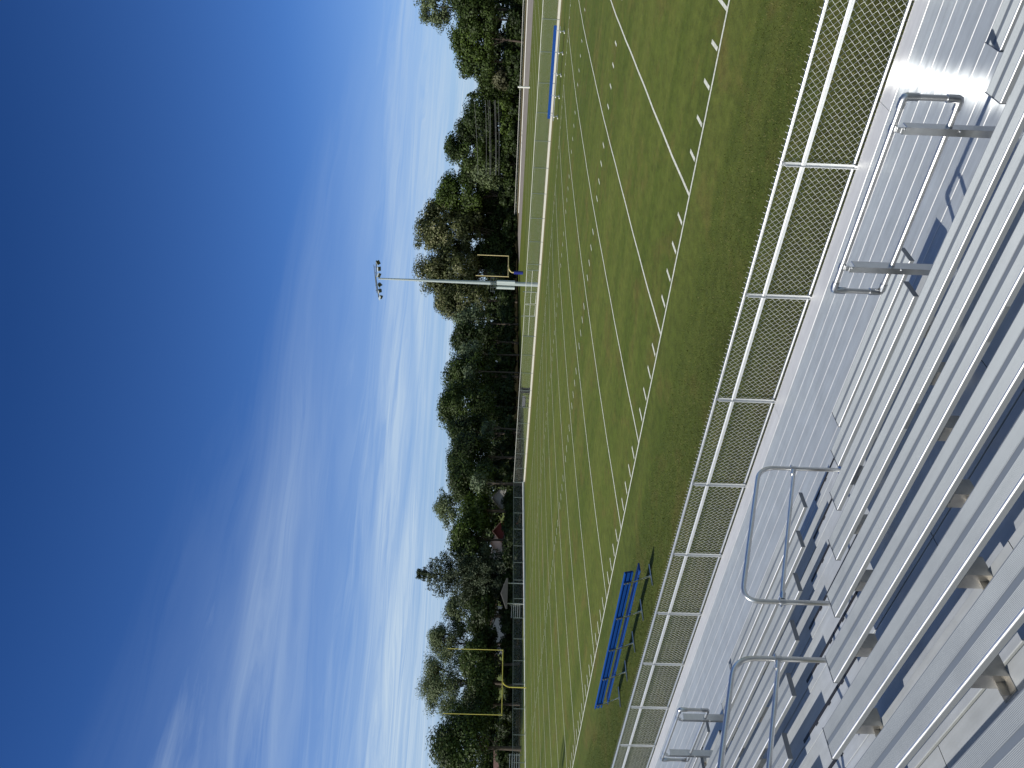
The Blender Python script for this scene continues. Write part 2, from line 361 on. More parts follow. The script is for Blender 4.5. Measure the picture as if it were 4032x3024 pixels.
struct('field_markings', g, MT['paint'])
# worn strip before the far fence and second field beyond it
g = MB()
def sheet(pts, z): g.add([(x, y, z) for x, y in pts], [tuple(range(len(pts)))])
sheet([(-77.5, 60.2), (45, 60.2), (45, 62.2), (-77.5, 62.2)], 0.004); sheet([(-77.5, 63.0), (45, 63.0), (45, 67.5), (-77.5, 67.5)], 0.004); struct('worn_fence_strip', g, MT['worn'])
g = MB(); X0, X1, Y0, Y1 = -76.6, 33.0, 98.0, 146.8
for x in [X0+9.144+4.572*i for i in range(0, 22)]: sheet([(x-.06, Y0), (x+.06, Y0), (x+.06, Y1), (x-.06, Y1)], 0.006)
for y in (Y0, Y1): sheet([(X0, y-.06), (X1, y-.06), (X1, y+.06), (X0, y+.06)], 0.010)
struct('far_field_markings', g, MT['paint'])
g = MB(); ns = 24; xs = np.linspace(-96, 60, ns)
def gz(x, y): return max(0.02, (0.86+0.0084*(x+35)))*(y-154)/16 + 0.02
for a, b in zip(xs[:-1], xs[1:]):
    for ya, yb in ((154, 160), (160, 166), (166, 170)):
        g.add([(a, ya, gz(a, ya)), (b, ya, gz(b, ya)), (b, yb, gz(b, yb)), (a, yb, gz(a, yb))], [(0, 1, 2, 3)])
struct('gravel_track', g, MT['gravel'])
g = MB()
for a, b in zip(xs[:-1], xs[1:]):
    z = lambda x, y: gz(x, 170) - 0.02 + (y-170.3)/5.7*0.5
    for ya, yb in ((170.3, 173), (173, 176)):
        g.add([(a, ya, z(a, ya)), (b, ya, z(b, ya)), (b, yb, z(b, yb)), (a, yb, z(a, yb))], [(0, 1, 2, 3)])
struct('dry_grass_bank', g, MT['bank'])
# real tufts in the shaggy strip between the bleacher and the sideline
def tufts():
    k = 330000
    x = rng.uniform(-34, 12, k); y = -0.12-(rng.random(k)**0.8)*9.6
    keep = rng.random(k) < np.clip((-y-0.1)/6.0, 0.03, 1.0); x, y = x[keep], y[keep]; k = len(x)
    h = rng.uniform(.012, .034, k); w = rng.uniform(.004, .010, k); a = rng.uniform(0, 2*pi, k); lx, ly = rng.normal(0, .018, (2, k))
    V = np.zeros((k, 3, 3)); V[:, 0] = np.stack([x-w*np.cos(a), y-w*np.sin(a), np.full(k, .0)], 1); V[:, 1] = np.stack([x+w*np.cos(a), y+w*np.sin(a), np.full(k, .0)], 1); V[:, 2] = np.stack([x+lx, y+ly, h], 1)
    me = bpy.data.meshes.new('grass'); me.vertices.add(3*k); me.vertices.foreach_set('co', V.astype(np.float32).ravel()); me.loops.add(3*k); me.loops.foreach_set('vertex_index', np.arange(3*k, dtype=np.int32))
    me.polygons.add(k); me.polygons.foreach_set('loop_start', np.arange(0, 3*k, 3, dtype=np.int32)); me.polygons.foreach_set('loop_total', np.full(k, 3, np.int32)); me.update(calc_edges=True)
    m, t, out = mat('grass_blades'); ri = t('ShaderNodeNewGeometry').outputs['Random Per Island']
    c = t.ramp(ri, [(0, (0.040, 0.056, 0.012)), (.55, (0.085, 0.108, 0.024)), (.9, (0.13, 0.14, 0.042)), (1, (0.20, 0.17, 0.08))])
    b = t('ShaderNodeBsdfPrincipled', i_Base_Color=c, i_Roughness=0.8); b.inputs['Specular IOR Level'].default_value = 0.1; t.set(out.inputs[0], b); me.materials.append(m)
    o = bpy.data.objects.new('grass', me); C.objects.link(o); o['kind'] = 'stuff'; o['label'] = 'shaggy grass tufts in the strip by the bleacher'; o['category'] = 'grass'
tufts()
# ------------------------------------------------------------------ bleacher (coordinates relative to the camera column, as surveyed)
BO = np.array([CAM[0]-7.5, CAM[1]+8.8, 0.0])
bl = thing('bleacher', 'long aluminium bleacher with ribbed plank seats rising in rows beside the field', 'bleacher', BO)
def R(x=0, y=0, z=0): return (CAM[0]+x, CAM[1]+y, CAM[2]+z)
XL, XR = -26.0, 3.6
def L(k): return -4.245+0.2032*(k-1)
def F(k): return 2.693+0.6096*(8-k)
def SZ(k): return -3.812+0.2032*(k-1)
def SY(k): return 6.266-0.6096*(k-1)
def shift(prof, y, z): return [(CAM[1]+y+a, CAM[2]+z+b) for a, b in prof]
def arc(cy, cz, r, a0, a1, k=4): return [(cy+r*math.cos(a0+(a1-a0)*i/k), cz+r*math.sin(a0+(a1-a0)*i/k)) for i in range(k+1)]
def plank_profile(w, h=0.04, r=0.007, pitch=0.0, depth=0.0, band=None):
    p = [(w, -h)] + arc(w-r, -r, r, 0, pi/2)
    if pitch:
        y = w-r-0.004
        while y > r+0.006:
            if band and band[0] < y < band[1]:
                p += [(band[1], 0.0), (band[1]-0.002, -0.0035), (band[0]+0.002, -0.0035), (band[0], 0.0)]; y = band[0]-0.003; continue
            p += [(y, 0.0), (y-pitch*0.3, -depth), (y-pitch*0.7, -depth)]; y -= pitch
    p += arc(r, -r, r, pi/2, pi)
    p += [(0, -h), (0.004, -h), (0.004, -0.010), (w-0.004, -0.010), (w-0.004, -h)]
    return p
SEATP = plank_profile(0.235, 0.042, 0.008, 0.0068, 0.0016)
BAND = (0.098, 0.140)
def seat_seg(k, x0, x1, capl=True, capr=True):
    y0, z0 = SY(k), SZ(k)
    m = MB(); pr = plank_profile(0.235, 0.042, 0.009, 0.0068, 0.0016, BAND)
    m.extr(shift(pr, y0, z0), CAM[0]+x0, CAM[0]+x1)
    # the smooth band down the middle is part of the extrusion; give it its own finish
    for i, f in enumerate(m.f):
        if len(f) == 4 and all(abs(m.v[j][2]-(CAM[2]+z0-0.0035)) < 1e-4 for j in f): m.m[i] = 1
    ne = len(pr)-6-5
    for i in range(ne, ne+4): m.m[i] = 2          # rounded rear edge, brighter metal paints its sun highlight
    s = m.build('seat', [MT['seat'], MT['seatband'], MT['edge']], bl)
    for x, on, sg in ((x0, capl, -1), (x1, capr, 1)):
        if on:
            c = MB(); a, b = sorted((x, x+sg*0.006)); c.box(CAM[0]+a, CAM[0]+b, CAM[1]+y0-0.002, CAM[1]+y0+0.237, CAM[2]+z0-0.044, CAM[2]+z0+0.003)
            sub(c, 'end_cap', MT['capdark'], s)
    j = x0 + (3.9+1.3*k) % 7.3          # splice joints on the rear lip
    while j < x1-0.5:
        if j > x0+0.4:
            c = MB(); c.box(CAM[0]+j-0.13, CAM[0]+j+0.13, CAM[1]+y0-0.003, CAM[1]+y0-0.0005, CAM[2]+z0-0.040, CAM[2]+z0-0.010)
            sub(c, 'splice_plate', MT['galv'], s)
        j += 7.3
    return s
AL, AR = -7.06, -5.71
GAPS = [(-3.595, -1.91, -1.72), (-12.83, -11.15, -11.0)]
KMAX = 12
for k in range(1, KMAX+1):
    segs = [(XL, AL, False, True), (AR, XR, True, False)]
    if k <= 2:
        g1, g2 = GAPS; e = 2 if k == 1 else 1
        segs = [(XL, g2[0], False, True), (g2[e], AL, True, True), (AR, g1[0], True, True), (g1[e], XR, True, False)]
    for sgm in segs:
        s = seat_seg(k, *sgm)
        if k <= 10:
            for i in range(0, 9):
                xb = -1.80-1.755*i + 1.755
                if not (sgm[0]+0.05 < xb < sgm[1]-0.05): continue
                b = MB(); x, y, z0, z1 = CAM[0]+xb, CAM[1]+SY(k), CAM[2]+L(k+1), CAM[2]+SZ(k)-0.012
                b.box(x-.062, x+.062, y+0.030, y+0.036, z0, z1); b.box(x-.062, x-.056, y+0.036, y+0.16, z0, z1)
                b.box(x+.056, x+.062, y+0.036, y+0.16, z0, z1); b.box(x-.062, x+.062, y-0.045, y+0.030, z0, z0+0.006)
                b.box(x-.004, x+.004, y-0.040, y+0.030, z0+0.006, z0+0.05)
                sub(b, 'bracket', MT['bracket'], s)
# deck planks and curb
RP = plank_profile(0.2405, 0.045, 0.0036, 0.016, 0.0003)
RP0 = RP
def lipped(p): return [(a, b+(0.013*((a-.07)/.17)**2 if a > .07 else 0)) for a, b in p]
for i in range(9):
    m = MB(); m.extr(shift(lipped(RP) if i == 0 else RP, 8.465-0.245*(i+1), -4.245), CAM[0]+XL, CAM[0]+XR)
    for q in range(len(RP)-11, len(RP)-7): m.m[q] = 1  # paler metal on the rear rounding paints the bright seam highlight
    m.build('deck_plank', [MT['deck'], MT['curb']], bl)
for g1 in GAPS:
    for i in (9, 10):
        m = MB(); m.extr(shift(RP, 8.465-0.245*(i+1), -4.245), CAM[0]+g1[0]-0.12, CAM[0]+g1[1]+0.12); m.build('deck_plank', MT['deck'], bl)
x = XL
for wd in [4.6]*7:
    x1 = min(x+wd, XR+0.2); m = MB()
    pr = [(0.310, -0.16), (0.310, 0.010), (0.306, 0.014), (0.004, 0.014), (0.0, 0.010), (0.0, -0.02), (0.30, -0.02), (0.30, -0.16)]
    m.extr(shift(pr, 8.470, -4.245), CAM[0]+x+0.002, CAM[0]+x1-0.002); m.build('curb_plate', MT['curb'], bl); x = x1
    if x > XR: break
# treads
P1 = plank_profile(0.290, 0.045, 0.006); P2 = plank_profile(0.132, 0.045, 0.006)
P3 = plank_profile(0.100, 0.045, 0.006)
for k in range(2, KMAX+2):
    segs = [(XL, XR)]
    if k == 2: segs = [(XL, GAPS[1][0]-0.1), (GAPS[1][1]+0.1, GAPS[0][0]-0.1), (GAPS[0][1]+0.1, XR)]
    for a, b in segs:
        # the planks come in lengths: a butt joint shows as a thin dark line
        cuts = [a] + [c for c in (-19.0+1.1*(k % 3), -11.6-1.4*(k % 2), -4.35+0.55*(k % 3)) if a+0.5 < c < b-0.5] + [b]
        for c0, c1 in zip(cuts[:-1], cuts[1:]):
            m = MB(); m.extr(shift(P1, F(k)-0.290, L(k)), CAM[0]+c0+0.003, CAM[0]+c1-0.003); m.build('foot_plank', MT['tread'], bl)
            m = MB(); m.extr(shift(P2, F(k)-0.431, L(k)), CAM[0]+c0+0.003, CAM[0]+c1-0.003); m.build('foot_plank', MT['tread'], bl)
    m = MB(); m.extr(shift(P3, F(k)+0.005, L(k)), CAM[0]+AL-0.10, CAM[0]+AR+0.35); m.build('aisle_nosing', MT['tread'], bl)
    m = MB(); y = CAM[1]+F(k)+0.107
    m.box(CAM[0]+AL-0.10, CAM[0]+AR+0.35, y, y+0.028, CAM[2]+L(k)-0.045, CAM[2]+L(k)+0.001)
    for xx in (-6.75, -6.38, -6.02): m.box(CAM[0]+xx-0.03, CAM[0]+xx+0.03, y-0.020, y-0.0005, CAM[2]+L(k)+0.0005, CAM[2]+L(k)+0.003)
    m.build('nosing_strip', MT['black'], bl)
# under-structure frames
for i in range(-2, 13):
    xb = CAM[0]-1.80-1.755*i-0.0
    if xb < CAM[0]+XL or xb > CAM[0]+XR: continue
    m = MB(); yb0, yb1 = CAM[1]+6.1, CAM[1]+F(13)-0.4; z0, z1 = CAM[2]+L(2)-0.17, CAM[2]+L(13)-0.11
    m.obox(((xb), (yb0+yb1)/2, (z0+z1)/2), (0.03, 0, 0), (0, (yb1-yb0)/2, (z1-z0)/2), (0, 0.0, 0.05))
    m.box(xb-.03, xb+.03, CAM[1]+6.1, CAM[1]+8.72, CAM[2]-4.245-0.15, CAM[2]-4.245-0.05)
    for yy in (8.55, 6.3, 4.2, 2.1, 0.0): 
        zt = CAM[2]-4.245-0.15 if yy > 6.2 else z0+(CAM[1]+yy-yb0)/(yb1-yb0)*(z1-z0)-0.04
        m.box(xb-.04, xb+.04, CAM[1]+yy-.04, CAM[1]+yy+.04, 0.02, zt)
    m.build('frame', MT['steel'], bl)
# ------------------------------------------------------------------ chain link guard fence on the deck edge
YF = 8.83
gf = thing('chain_link_guard_fence', 'silver chain link guard fence along the front edge of the bleacher walkway', 'fence', R(-7.5, YF, -4.3))
tops = {'top_rail': -0.3778*YF, 'middle_rail': -0.4068*YF, 'bottom_rail': -0.4775*YF}
for nm, z in tops.items():
    m = MB()
    if nm == 'middle_rail':     # flat extruded rail with two grooves
        pr = [(-.022, -.021), (-.022, .021), (-.018, .025), (-.006, .025), (-.004, .021), (.004, .021), (.006, .025), (.018, .025), (.022, .021), (.022, -.021)]
        m.extr([(CAM[1]+YF-0.03+a, CAM[2]+z+b) for a, b in pr], CAM[0]+XL, CAM[0]+XR)
    else: m.tube([R(XL, YF, z), R(XR, YF, z)], 0.021, 10)
    m.build(nm, MT['pipe'] if nm != 'middle_rail' else MT['fencepost'], gf)
xp = -3.79
posts = [xp-1.872*i for i in range(-3, 12)]
for xq in posts:
    m = MB(); x = CAM[0]+xq; y = CAM[1]+YF-0.035
    m.box(x-.022, x+.022, y-.004, y+.004, CAM[2]-4.245-0.12, CAM[2]+tops['top_rail']-0.01)
    m.box(x-.022, x-.016, y-.035, y-.004, CAM[2]-4.245-0.12, CAM[2]+tops['top_rail']-0.03)
    p = m.build('post', MT['fencepost'], gf)
    for nm in ('top_rail', 'middle_rail', 'bottom_rail'):
        c = MB(); z = CAM[2]+tops[nm]; c.box(x-.016, x+.016, y-.020, y-.0045, z-.018, z+.012); sub(c, 'clamp', MT['galv'], p)
m = MB(); px = 0.080; zt, zb = tops['top_rail']+0.02, tops['bottom_rail']-0.045
rows = 22; hz = (zt-zb)/rows; rw = 0.0026
nx = int((XR-XL)/px)
for i in range(nx):
    xa = XL+i*px; pts = []
    for j in range(rows*1+1):
        pts.append(R(xa + (px*0.5 if (j % 2) else 0.0)*1.0, YF+0.026+(0.003 if j % 2 else -0.003), zt-hz*j))
    m.tube(pts, rw, 3, cap=False, smooth=False)
    pts = [(2*(CAM[0]+xa+px*0.5)-p[0], p[1]+0.004, p[2]) for p in pts]
    m.tube([(p[0]+px*0.0, p[1], p[2]) for p in pts], rw, 3, cap=False, smooth=False)
    for z, sg in ((zt, 1), (zb, -1)):       # twisted selvage barbs
        m.tube([R(xa, YF+0.026, z), R(xa+0.012, YF+0.030, z+sg*0.028)], rw, 3, cap=False, smooth=False)
m.build('mesh', MT['wire'], gf)
# ------------------------------------------------------------------ guard rails before the wheelchair bays
def elbow(m, c, r=0.034):
    m.tube([np.array(c)+d for d in ((-.0, -.0, -.034), (0, 0, .034))], r, 10)
def guard_rail(x0, x1, label):
    yr, zt, zb = 5.80, -2.965, -3.392
    t = thing('guard_rail', label, 'railing', R((x0+x1)/2, yr, L(3)), 'guard rails before the open bays of the bleacher')
    m = MB(); r = 0.024
    m.tube([R(x0, yr, zt), R(x1, yr, zt)], r, 12); m.tube([R(x0, yr, zb), R(x1, yr, zb)], r, 12)
    m.build('rail', MT['pipe'], t)
    for x in (x0, x1):
        m = MB(); m.tube([R(x, yr, zb-0.0), R(x, yr, zt)], r, 12); e = m.build('end_bar', MT['pipe'], t)
        for z, sg in ((zt, -1), (zb, 1)):
            f = MB(); sx = 1 if x == x0 else -1
            f.tube([R(x, yr, z+sg*0.105), R(x, yr, z+sg*0.02), R(x+sx*0.006, yr, z+sg*0.006), R(x+sx*0.02, yr, z), R(x+sx*0.085, yr, z)], 0.031, 12)
            sub(f, 'elbow', MT['galv'], e)
    for x in (x0+0.245, x1-0.24):
        m = MB(); a, b = CAM[0]+x-0.028, CAM[0]+x+0.028; y = CAM[1]+yr-0.045
        m.box(a, b, y-0.005, y, CAM[2]+L(3)-0.25, CAM[2]+zt-0.05)
        m.box(b-0.006, b, y, y+0.095, CAM[2]+L(3)-0.25, CAM[2]+zt-0.09)
        p = m.build('post', MT['galv'], t)
        for z in (zt, zb):
            c = MB(); c.tube([R(x-.030, yr, z), R(x+.030, yr, z)], 0.029, 12); c.box(a+.01, b-.01, y, y+0.03, CAM[2]+z-0.055, CAM[2]+z-0.02)
            c.tube([(CAM[0]+x+.012, y-.014, CAM[2]+z-0.075), (CAM[0]+x+.012, y-.0045, CAM[2]+z-0.075)], 0.011, 6)
            sub(c, 'clamp', MT['galv'], p)
guard_rail(-3.652, -1.94, 'nearest silver pipe guard rail on two posts, beside the sun glare')
guard_rail(-12.87, -11.194, 'small distant silver pipe guard rail seen past the upper looped aisle handrail')
# ------------------------------------------------------------------ aisle handrails
def handrail(kf, kn, label):
    x = -6.38; yf, yn = F(kf)-0.10, F(kn)-0.095
    t = thing('aisle_handrail', label, 'handrail', R(x, (yf+yn)/2, L(kf)), 'looped handrails down the bleacher aisle')
    zf, zn = L(kf), L(kn); ztf, ztn = zf+0.955, zn+0.86
    sl_ = (zn-zf)/(yf-yn)
    rb = 0.17; pts = [R(x, yf, zf), R(x, yf, ztf-rb*1.2)]
    d1 = np.array([0, 0, 1.0]); d2 = np.array([0, -1.0, sl_]); d2 /= np.linalg.norm(d2)
    cF = np.array(R(x, yf, ztf)); cN = np.array(R(x, yn, ztf+sl_*(yf-yn)))
    def bend(c, a, b, r):   # quadratic corner
        p0, p2 = c-a*r, c+b*r
        return [((1-s)**2)*p0+2*s*(1-s)*c+s*s*p2 for s in np.linspace(0, 1, 9)]
    path = [np.array(R(x, yf, zf))] + bend(cF, d1, d2, 0.20) + bend(cN, d2, -d1, 0.20) + [np.array(R(x, yn, zn))]
    m = MB(); m.tube(path, 0.0245, 12); m.build('bent_tube', MT['pipe'], t)
    zm = 0.555; m = MB(); m.tube([R(x, yf-0.03, zf+zm), R(x, yn+0.03, zf+zm+sl_*(yf-yn))], 0.0215, 12); mr = m.build('middle_rail', MT['pipe'], t)
    for y, z, sg in ((yf, zf+zm, -1), (yn, zf+zm+sl_*(yf-yn), 1)):
        c = MB(); c.tube([R(x, y, z-0.032), R(x, y, z+0.032)], 0.031, 12); c.tube([R(x, y+sg*0.03, z-sg*sl_*0.03), R(x, y+sg*0.105, z-sg*sl_*0.105)], 0.028, 12); c.box(CAM[0]+x-.02, CAM[0]+x+.02, CAM[1]+y-.045, CAM[1]+y+.045, CAM[2]+z+.010, CAM[2]+z+.024)
        sub(c, 'clamp', MT['galv'], mr)
    for y, z in ((yf, zf), (yn, zn)):
        c = MB(); c.tube([R(x, y, z), R(x, y, z+0.012)], 0.055, 12); c.build('base_flange', MT['galv'], t)
handrail(2, 5, 'lower looped aisle handrail starting at the walkway, both its ends in view')
handrail(6, 9, 'upper looped aisle handrail nearer the viewer, its near end cut off by the frame')
# ------------------------------------------------------------------ players benches
def near_bench():
    x0, x1 = -18.25, -10.05
    t = thing('team_bench', 'blue team bench seen from behind on the near sideline, galvanised legs', 'bench', (-14.2, -4.4, 0))
    bp = [(-0.018, -.12), (-.018, .12), (.018, .125), (.022, .12), (.022, -.12), (.018, -.125)]
    # seat: hollow plank with groove
    m = MB(); pr = [(-.15, -.02), (-.15, .018), (-.145, .022), (-.02, .022), (-.016, .014), (.016, .014), (.02, .022), (.145, .022), (.15, .018), (.15, -.02)]
    m.extr([(-4.40+a, .45+b) for a, b in pr], x0+0.05, x1-0.05); m.build('seat', MT['blue'], t)
    m = MB(); th = math.radians(14); c, s_ = math.cos(th), math.sin(th)
    # back plank: channel section, open grooves facing the bleacher
    prb = [(.05, -.135), (.05, .135), (-.022, .135), (-.022, .100), (.044, .100), (.044, .040), (-.012, .040), (-.012, -.040), (.044, -.040), (.044, -.100), (-.022, -.100), (-.022, -.135)]
    rot = [(-4.66 + a*c - b*s_, .80 + a*s_ + b*c) for a, b in prb]
    m.extr(rot, x0-0.05, x1-0.0); m.build('backrest', MT['blue'], t)
    for x in (-10.52, -12.40, -14.28, -16.15, -17.98):
        m = MB(); m.tube([(x, -4.735, .90), (x, -4.63, .52), (x, -4.42, .06), (x, -4.38, .035)], 0.024, 8)
        m.tube([(x, -3.98, .028), (x, -4.76, .028)], 0.026, 8); m.tube([(x, -4.60, .41), (x, -4.27, .415)], 0.02, 8)
        p = m.build('leg', MT['galv'], t)
        b = MB()
        for z, y in ((.865, -4.755), (.765, -4.73)): b.tube([(x, y, z), (x, y-.012, z)], 0.016, 6)
        sub(b, 'bolt', MT['galv'], p)
        b = MB(); b.box(x+0.16, x+0.20, -4.553, -4.5505, .43, .47); sub(b, 'clip', MT['black'], p)
near_bench()
def far_bench():
    x0, x1 = -18.75, -10.35
    t = thing('team_bench', 'far blue backed team bench with silver seat on the opposite sideline', 'bench', (-14.5, 53.6, 0))
    m = MB(); pr = [(-.15, -.02), (-.15, .02), (.15, .02), (.15, -.02)]
    m.extr([(53.55+a, .45+b) for a, b in pr], x0, x1); m.build('seat', MT['pipe'], t)
    m = MB(); m.extr([(53.80+a, .86+b) for a, b in ((-.03, -.14), (-.02, .14), (.03, .14), (.02, -.14))], x0+.05, x1); m.build('backrest', MT['blue'], t)
    for x in (-10.77, -12.58, -14.5, -16.5, -18.4):
        m = MB(); m.tube([(x, 53.84, .98), (x, 53.72, .45), (x, 53.62, .05)], 0.028, 6); m.tube([(x, 53.75, .40), (x, 53.38, .40)], .03, 6)
        p = m.build('leg', MT['galv'], t); b = MB(); b.box(x-.05, x+.05, 53.1, 53.9, 0.03, .10); b.box(x-.05, x+.05, 53.36, 53.42, .36, .46); sub(b, 'foot', MT['white'], p)
far_bench()
# ------------------------------------------------------------------ goal posts
def goal(bx, by, cx, y0, y1, zc, zt, m_, label, pad=False, r=0.055):
    t = thing('goal_post', label, 'goal post', (bx, by, 0))
    m = MB(); pts = [(bx, by, 0)] + [(bx, by, zc-1.05)] + [(bx+(cx-bx)*(1-math.cos(a)), by, zc-1.05+1.05*math.sin(a)) for a in np.linspace(.2, pi/2, 7)]
    m.tube(pts, r*1.35, 10); m.build('gooseneck', m_, t)
    m = MB(); m.tube([(cx, y0-.06, zc), (cx, y1+.06, zc)], r, 8); m.build('crossbar', m_, t)
    for y in (y0, y1):
        m = MB(); m.tube([(cx, y, zc-.05), (cx, y, zt)], r*0.8, 8); m.build('upright', m_, t)
    if pad:
        m = MB(); m.box(bx-.26, bx+.26, by-.26, by+.26, .05, 2.0); m.build('pad', MT['bluepad'], t)
goal(-73.1, 25.86, -71.6, 21.85, 29.55, 3.1, 9.47, MT['yellow'], 'tall bright yellow goal post before the left end fence', r=0.05)
goal(-78.4, 122.3, -76.6, 117.7, 126.0, 3.22, 9.95, MT['cream'], 'distant pale yellow goal post with blue padded base beside the light pole', True, 0.10)
# ------------------------------------------------------------------ light poles
def light_pole(x, y, label, seed):
    t = thing('light_pole', label, 'light pole', (x, y, 0), 'field light poles')
    m = MB(); m.tube([(x, y, 0), (x, y, 6), (x, y, 19.6), (x, y, 20.3)], [.27, .245, .105, .10], 14); m.build('shaft', MT['polegrey'], t)
    m = MB()
    ux, uy = 1.0, 0.10
    m.tube([(x-2.65*ux, y-2.65*uy, 20.42), (x, y, 20.62), (x+2.5*ux, y+2.5*uy, 20.42)], .065, 6)
    m.tube([(x-2.0*ux, y-2.0*uy, 20.62), (x+1.9*ux, y+1.9*uy, 20.78)], .035, 6)
    for s in (-1.7, -.9, .8, 1.6): m.tube([(x+s, y+s*uy, 20.5), (x+s, y+s*uy, 20.75)], .03, 5)
    cb = m.build('crossarm', MT['lampdark'], t)
    for i, s in enumerate((-2.4, -1.5, -0.62, .66, 1.55, 2.4)):
        m = MB(); c = np.array([x+s*ux, y+s*uy-.25, 20.12+0.06*(i % 2)]); d = np.array([0.35*(-1 if s < 0 else 1)*0.5, -.85, -.40]); d /= np.linalg.norm(d)
        a = np.cross(d, [0, 0, 1]); a /= np.linalg.norm(a); b = np.cross(a, d)
        rl = 0.5*math.sin(2.1*i+1); a, b = a*math.cos(rl)+b*math.sin(rl), b*math.cos(rl)-a*math.sin(rl)
        a, b, d = a*.85, b*.85, d*.85
        pr_ = [c-d*.26-a*.12-b*.10, c-d*.26+a*.12-b*.10, c-d*.26+a*.12+b*.10, c-d*.26-a*.12+b*.10, c+d*.14-a*.33-b*.26, c+d*.14+a*.33-b*.26, c+d*.14+a*.33+b*.26, c+d*.14-a*.33+b*.26]
        m.add(pr_, [(0, 3, 2, 1), (4, 5, 6, 7), (0, 1, 5, 4), (1, 2, 6, 5), (2, 3, 7, 6), (3, 0, 4, 7)]); lp = m.build('floodlight', MT['lampdark'], t)
        q = MB(); q.obox(c+d*.15, a*.30, b*.23, d*.006); sub(q, 'lens', MT['lens'], lp)
        q = MB(); q.obox(c+b*.275+d*.30, a*.34, d*.22, b*.010); sub(q, 'visor', MT['boxgrey'], lp)
        q = MB(); q.tube([(x+s*ux, y+s*uy, 20.45), c-d*.15], .03, 5); sub(q, 'arm', MT['lampdark'], lp)
    for sx in (-.46, .40):
        m = MB(); m.box(x+sx-.14, x+sx+.14, y-.42, y-.10, 3.05, 5.35); m.build('ballast_box', MT['boxgrey'], t)
    m = MB()
    for z, w in ((5.75, 1.15), (6.05, 1.05)): m.box(x-w, x+w, y-.42, y-.30, z, z+.07)
    for sx in (-1, -.4, .4, 1): m.box(x+sx-.03, x+sx+.03, y-.43, y-.29, 5.6, 6.15)
    m.box(x-.6, x+.6, y-.30, y-.05, 5.42, 5.5); m.build('bracket', MT['lampdark'], t)
light_pole(-44.1, 64.3, 'tall grey light pole with floodlights and boxes behind the far fence', 1)
light_pole(-46.6, -13.6, 'grey light pole behind the near end line whose floodlights shade the grass', 2)
# ------------------------------------------------------------------ perimeter fences
def fence(pts, spacing, name, label, h=1.72, rail=None, postm=None, curb=True, curbm=None, first=0.0, railr=0.03, mid=None, hb=0.0, curbz=(0.0, 0.22), postr=0.038):
    P = [np.array(p, float) for p in pts]; t = thing(name, label, 'fence', (*P[0][:2], 0))
    seg = [np.linalg.norm(b-a) for a, b in zip(P[:-1], P[1:])]; tot = sum(seg)
    def at(s):
        for a, b, l in zip(P[:-1], P[1:], seg):
            if s <= l: return a+(b-a)*s/l
            s -= l
        return P[-1]
    m = MB(); m.tube([(*p[:2], p[2]+h) for p in P], railr, 6); m.build('top_rail', rail, t)
    m = MB()
    for a, b in zip(P[:-1], P[1:]): m.add([(a[0], a[1], a[2]+.05), (b[0], b[1], b[2]+.05), (b[0], b[1], b[2]+h), (a[0], a[1], a[2]+h)], [(0, 1, 2, 3)])
    m.build('mesh', MT['link'], t)
    s = first
    while s <= tot:
        p = at(s); m = MB(); m.tube([(p[0], p[1]-.07, p[2]), (p[0], p[1]-.07, p[2]+h)], postr, 6); m.build('post', postm, t); s += spacing
    if curb:
        m = MB()
        for a, b in zip(P[:-1], P[1:]):
            u = (b-a)/np.linalg.norm(b-a); w = np.array([u[1], -u[0], 0])*0.09
            c = (a+b)/2; m.obox((c[0], c[1], (curbz[0]+curbz[1])/2), (b-a)/2, w, (0, 0, (curbz[1]-curbz[0])/2))
        m.build('curb', curbm, t)
    return t
FY = 62.5
fence([(-50.9, FY, 0), (-78.9, FY, 0)], 3.1, 'perimeter_fence', 'low chain link fence with white curb running from the gate to the far corner', rail=MT['railpale'], postm=MT['thinpost'], curbm=MT['board'])
fence([(32, FY, 0), (-40.9, FY, 0)], 3.1, 'perimeter_fence', 'long low chain link fence with white curb behind the far team bench', rail=MT['railpale'], postm=MT['thinpost'], curbm=MT['board'], first=0.7)
lf = [(-78.9, FY, 0), (-78.6, 50.6, 0), (-78.0, 44, 0), (-77.5, 37.6, 0), (-77.1, 31.4, 0), (-76.85, 25, 0), (-76.65, 18.9, 0), (-76.5, 0, 0), (-76.5, -20, 0)]
fence([(a, b, 0) for a, b, _ in lf], 3.1, 'end_fence', 'dark backed chain link fence behind the yellow goal post', rail=MT['thinpost'], postm=MT['thinpost'], curbm=MT['board'], curb=False)
t = [o for o in bpy.data.objects if o.name == 'end_fence'][0]
m = MB(); m.tube([(a+.02, b, .21) for a, b, _ in lf], .165, 8); m.build('curb_rail', MT['white'], t)
t = thing('fence_gate', 'double chain link gate with middle rail in front of the light pole', 'gate', (-45.9, FY, 0))
m = MB(); m.box(-50.9, -40.9, FY-.09, FY+.09, 0, .22); m.build('curb', MT['board'], t)
for x, h in ((-50.9, 1.72), (-47.75, 2.05), (-44.05, 2.05), (-40.9, 1.72)):
    m = MB(); m.tube([(x, FY, 0), (x, FY, h)], 0.05, 8); m.build('post', MT['thinpost'], t)
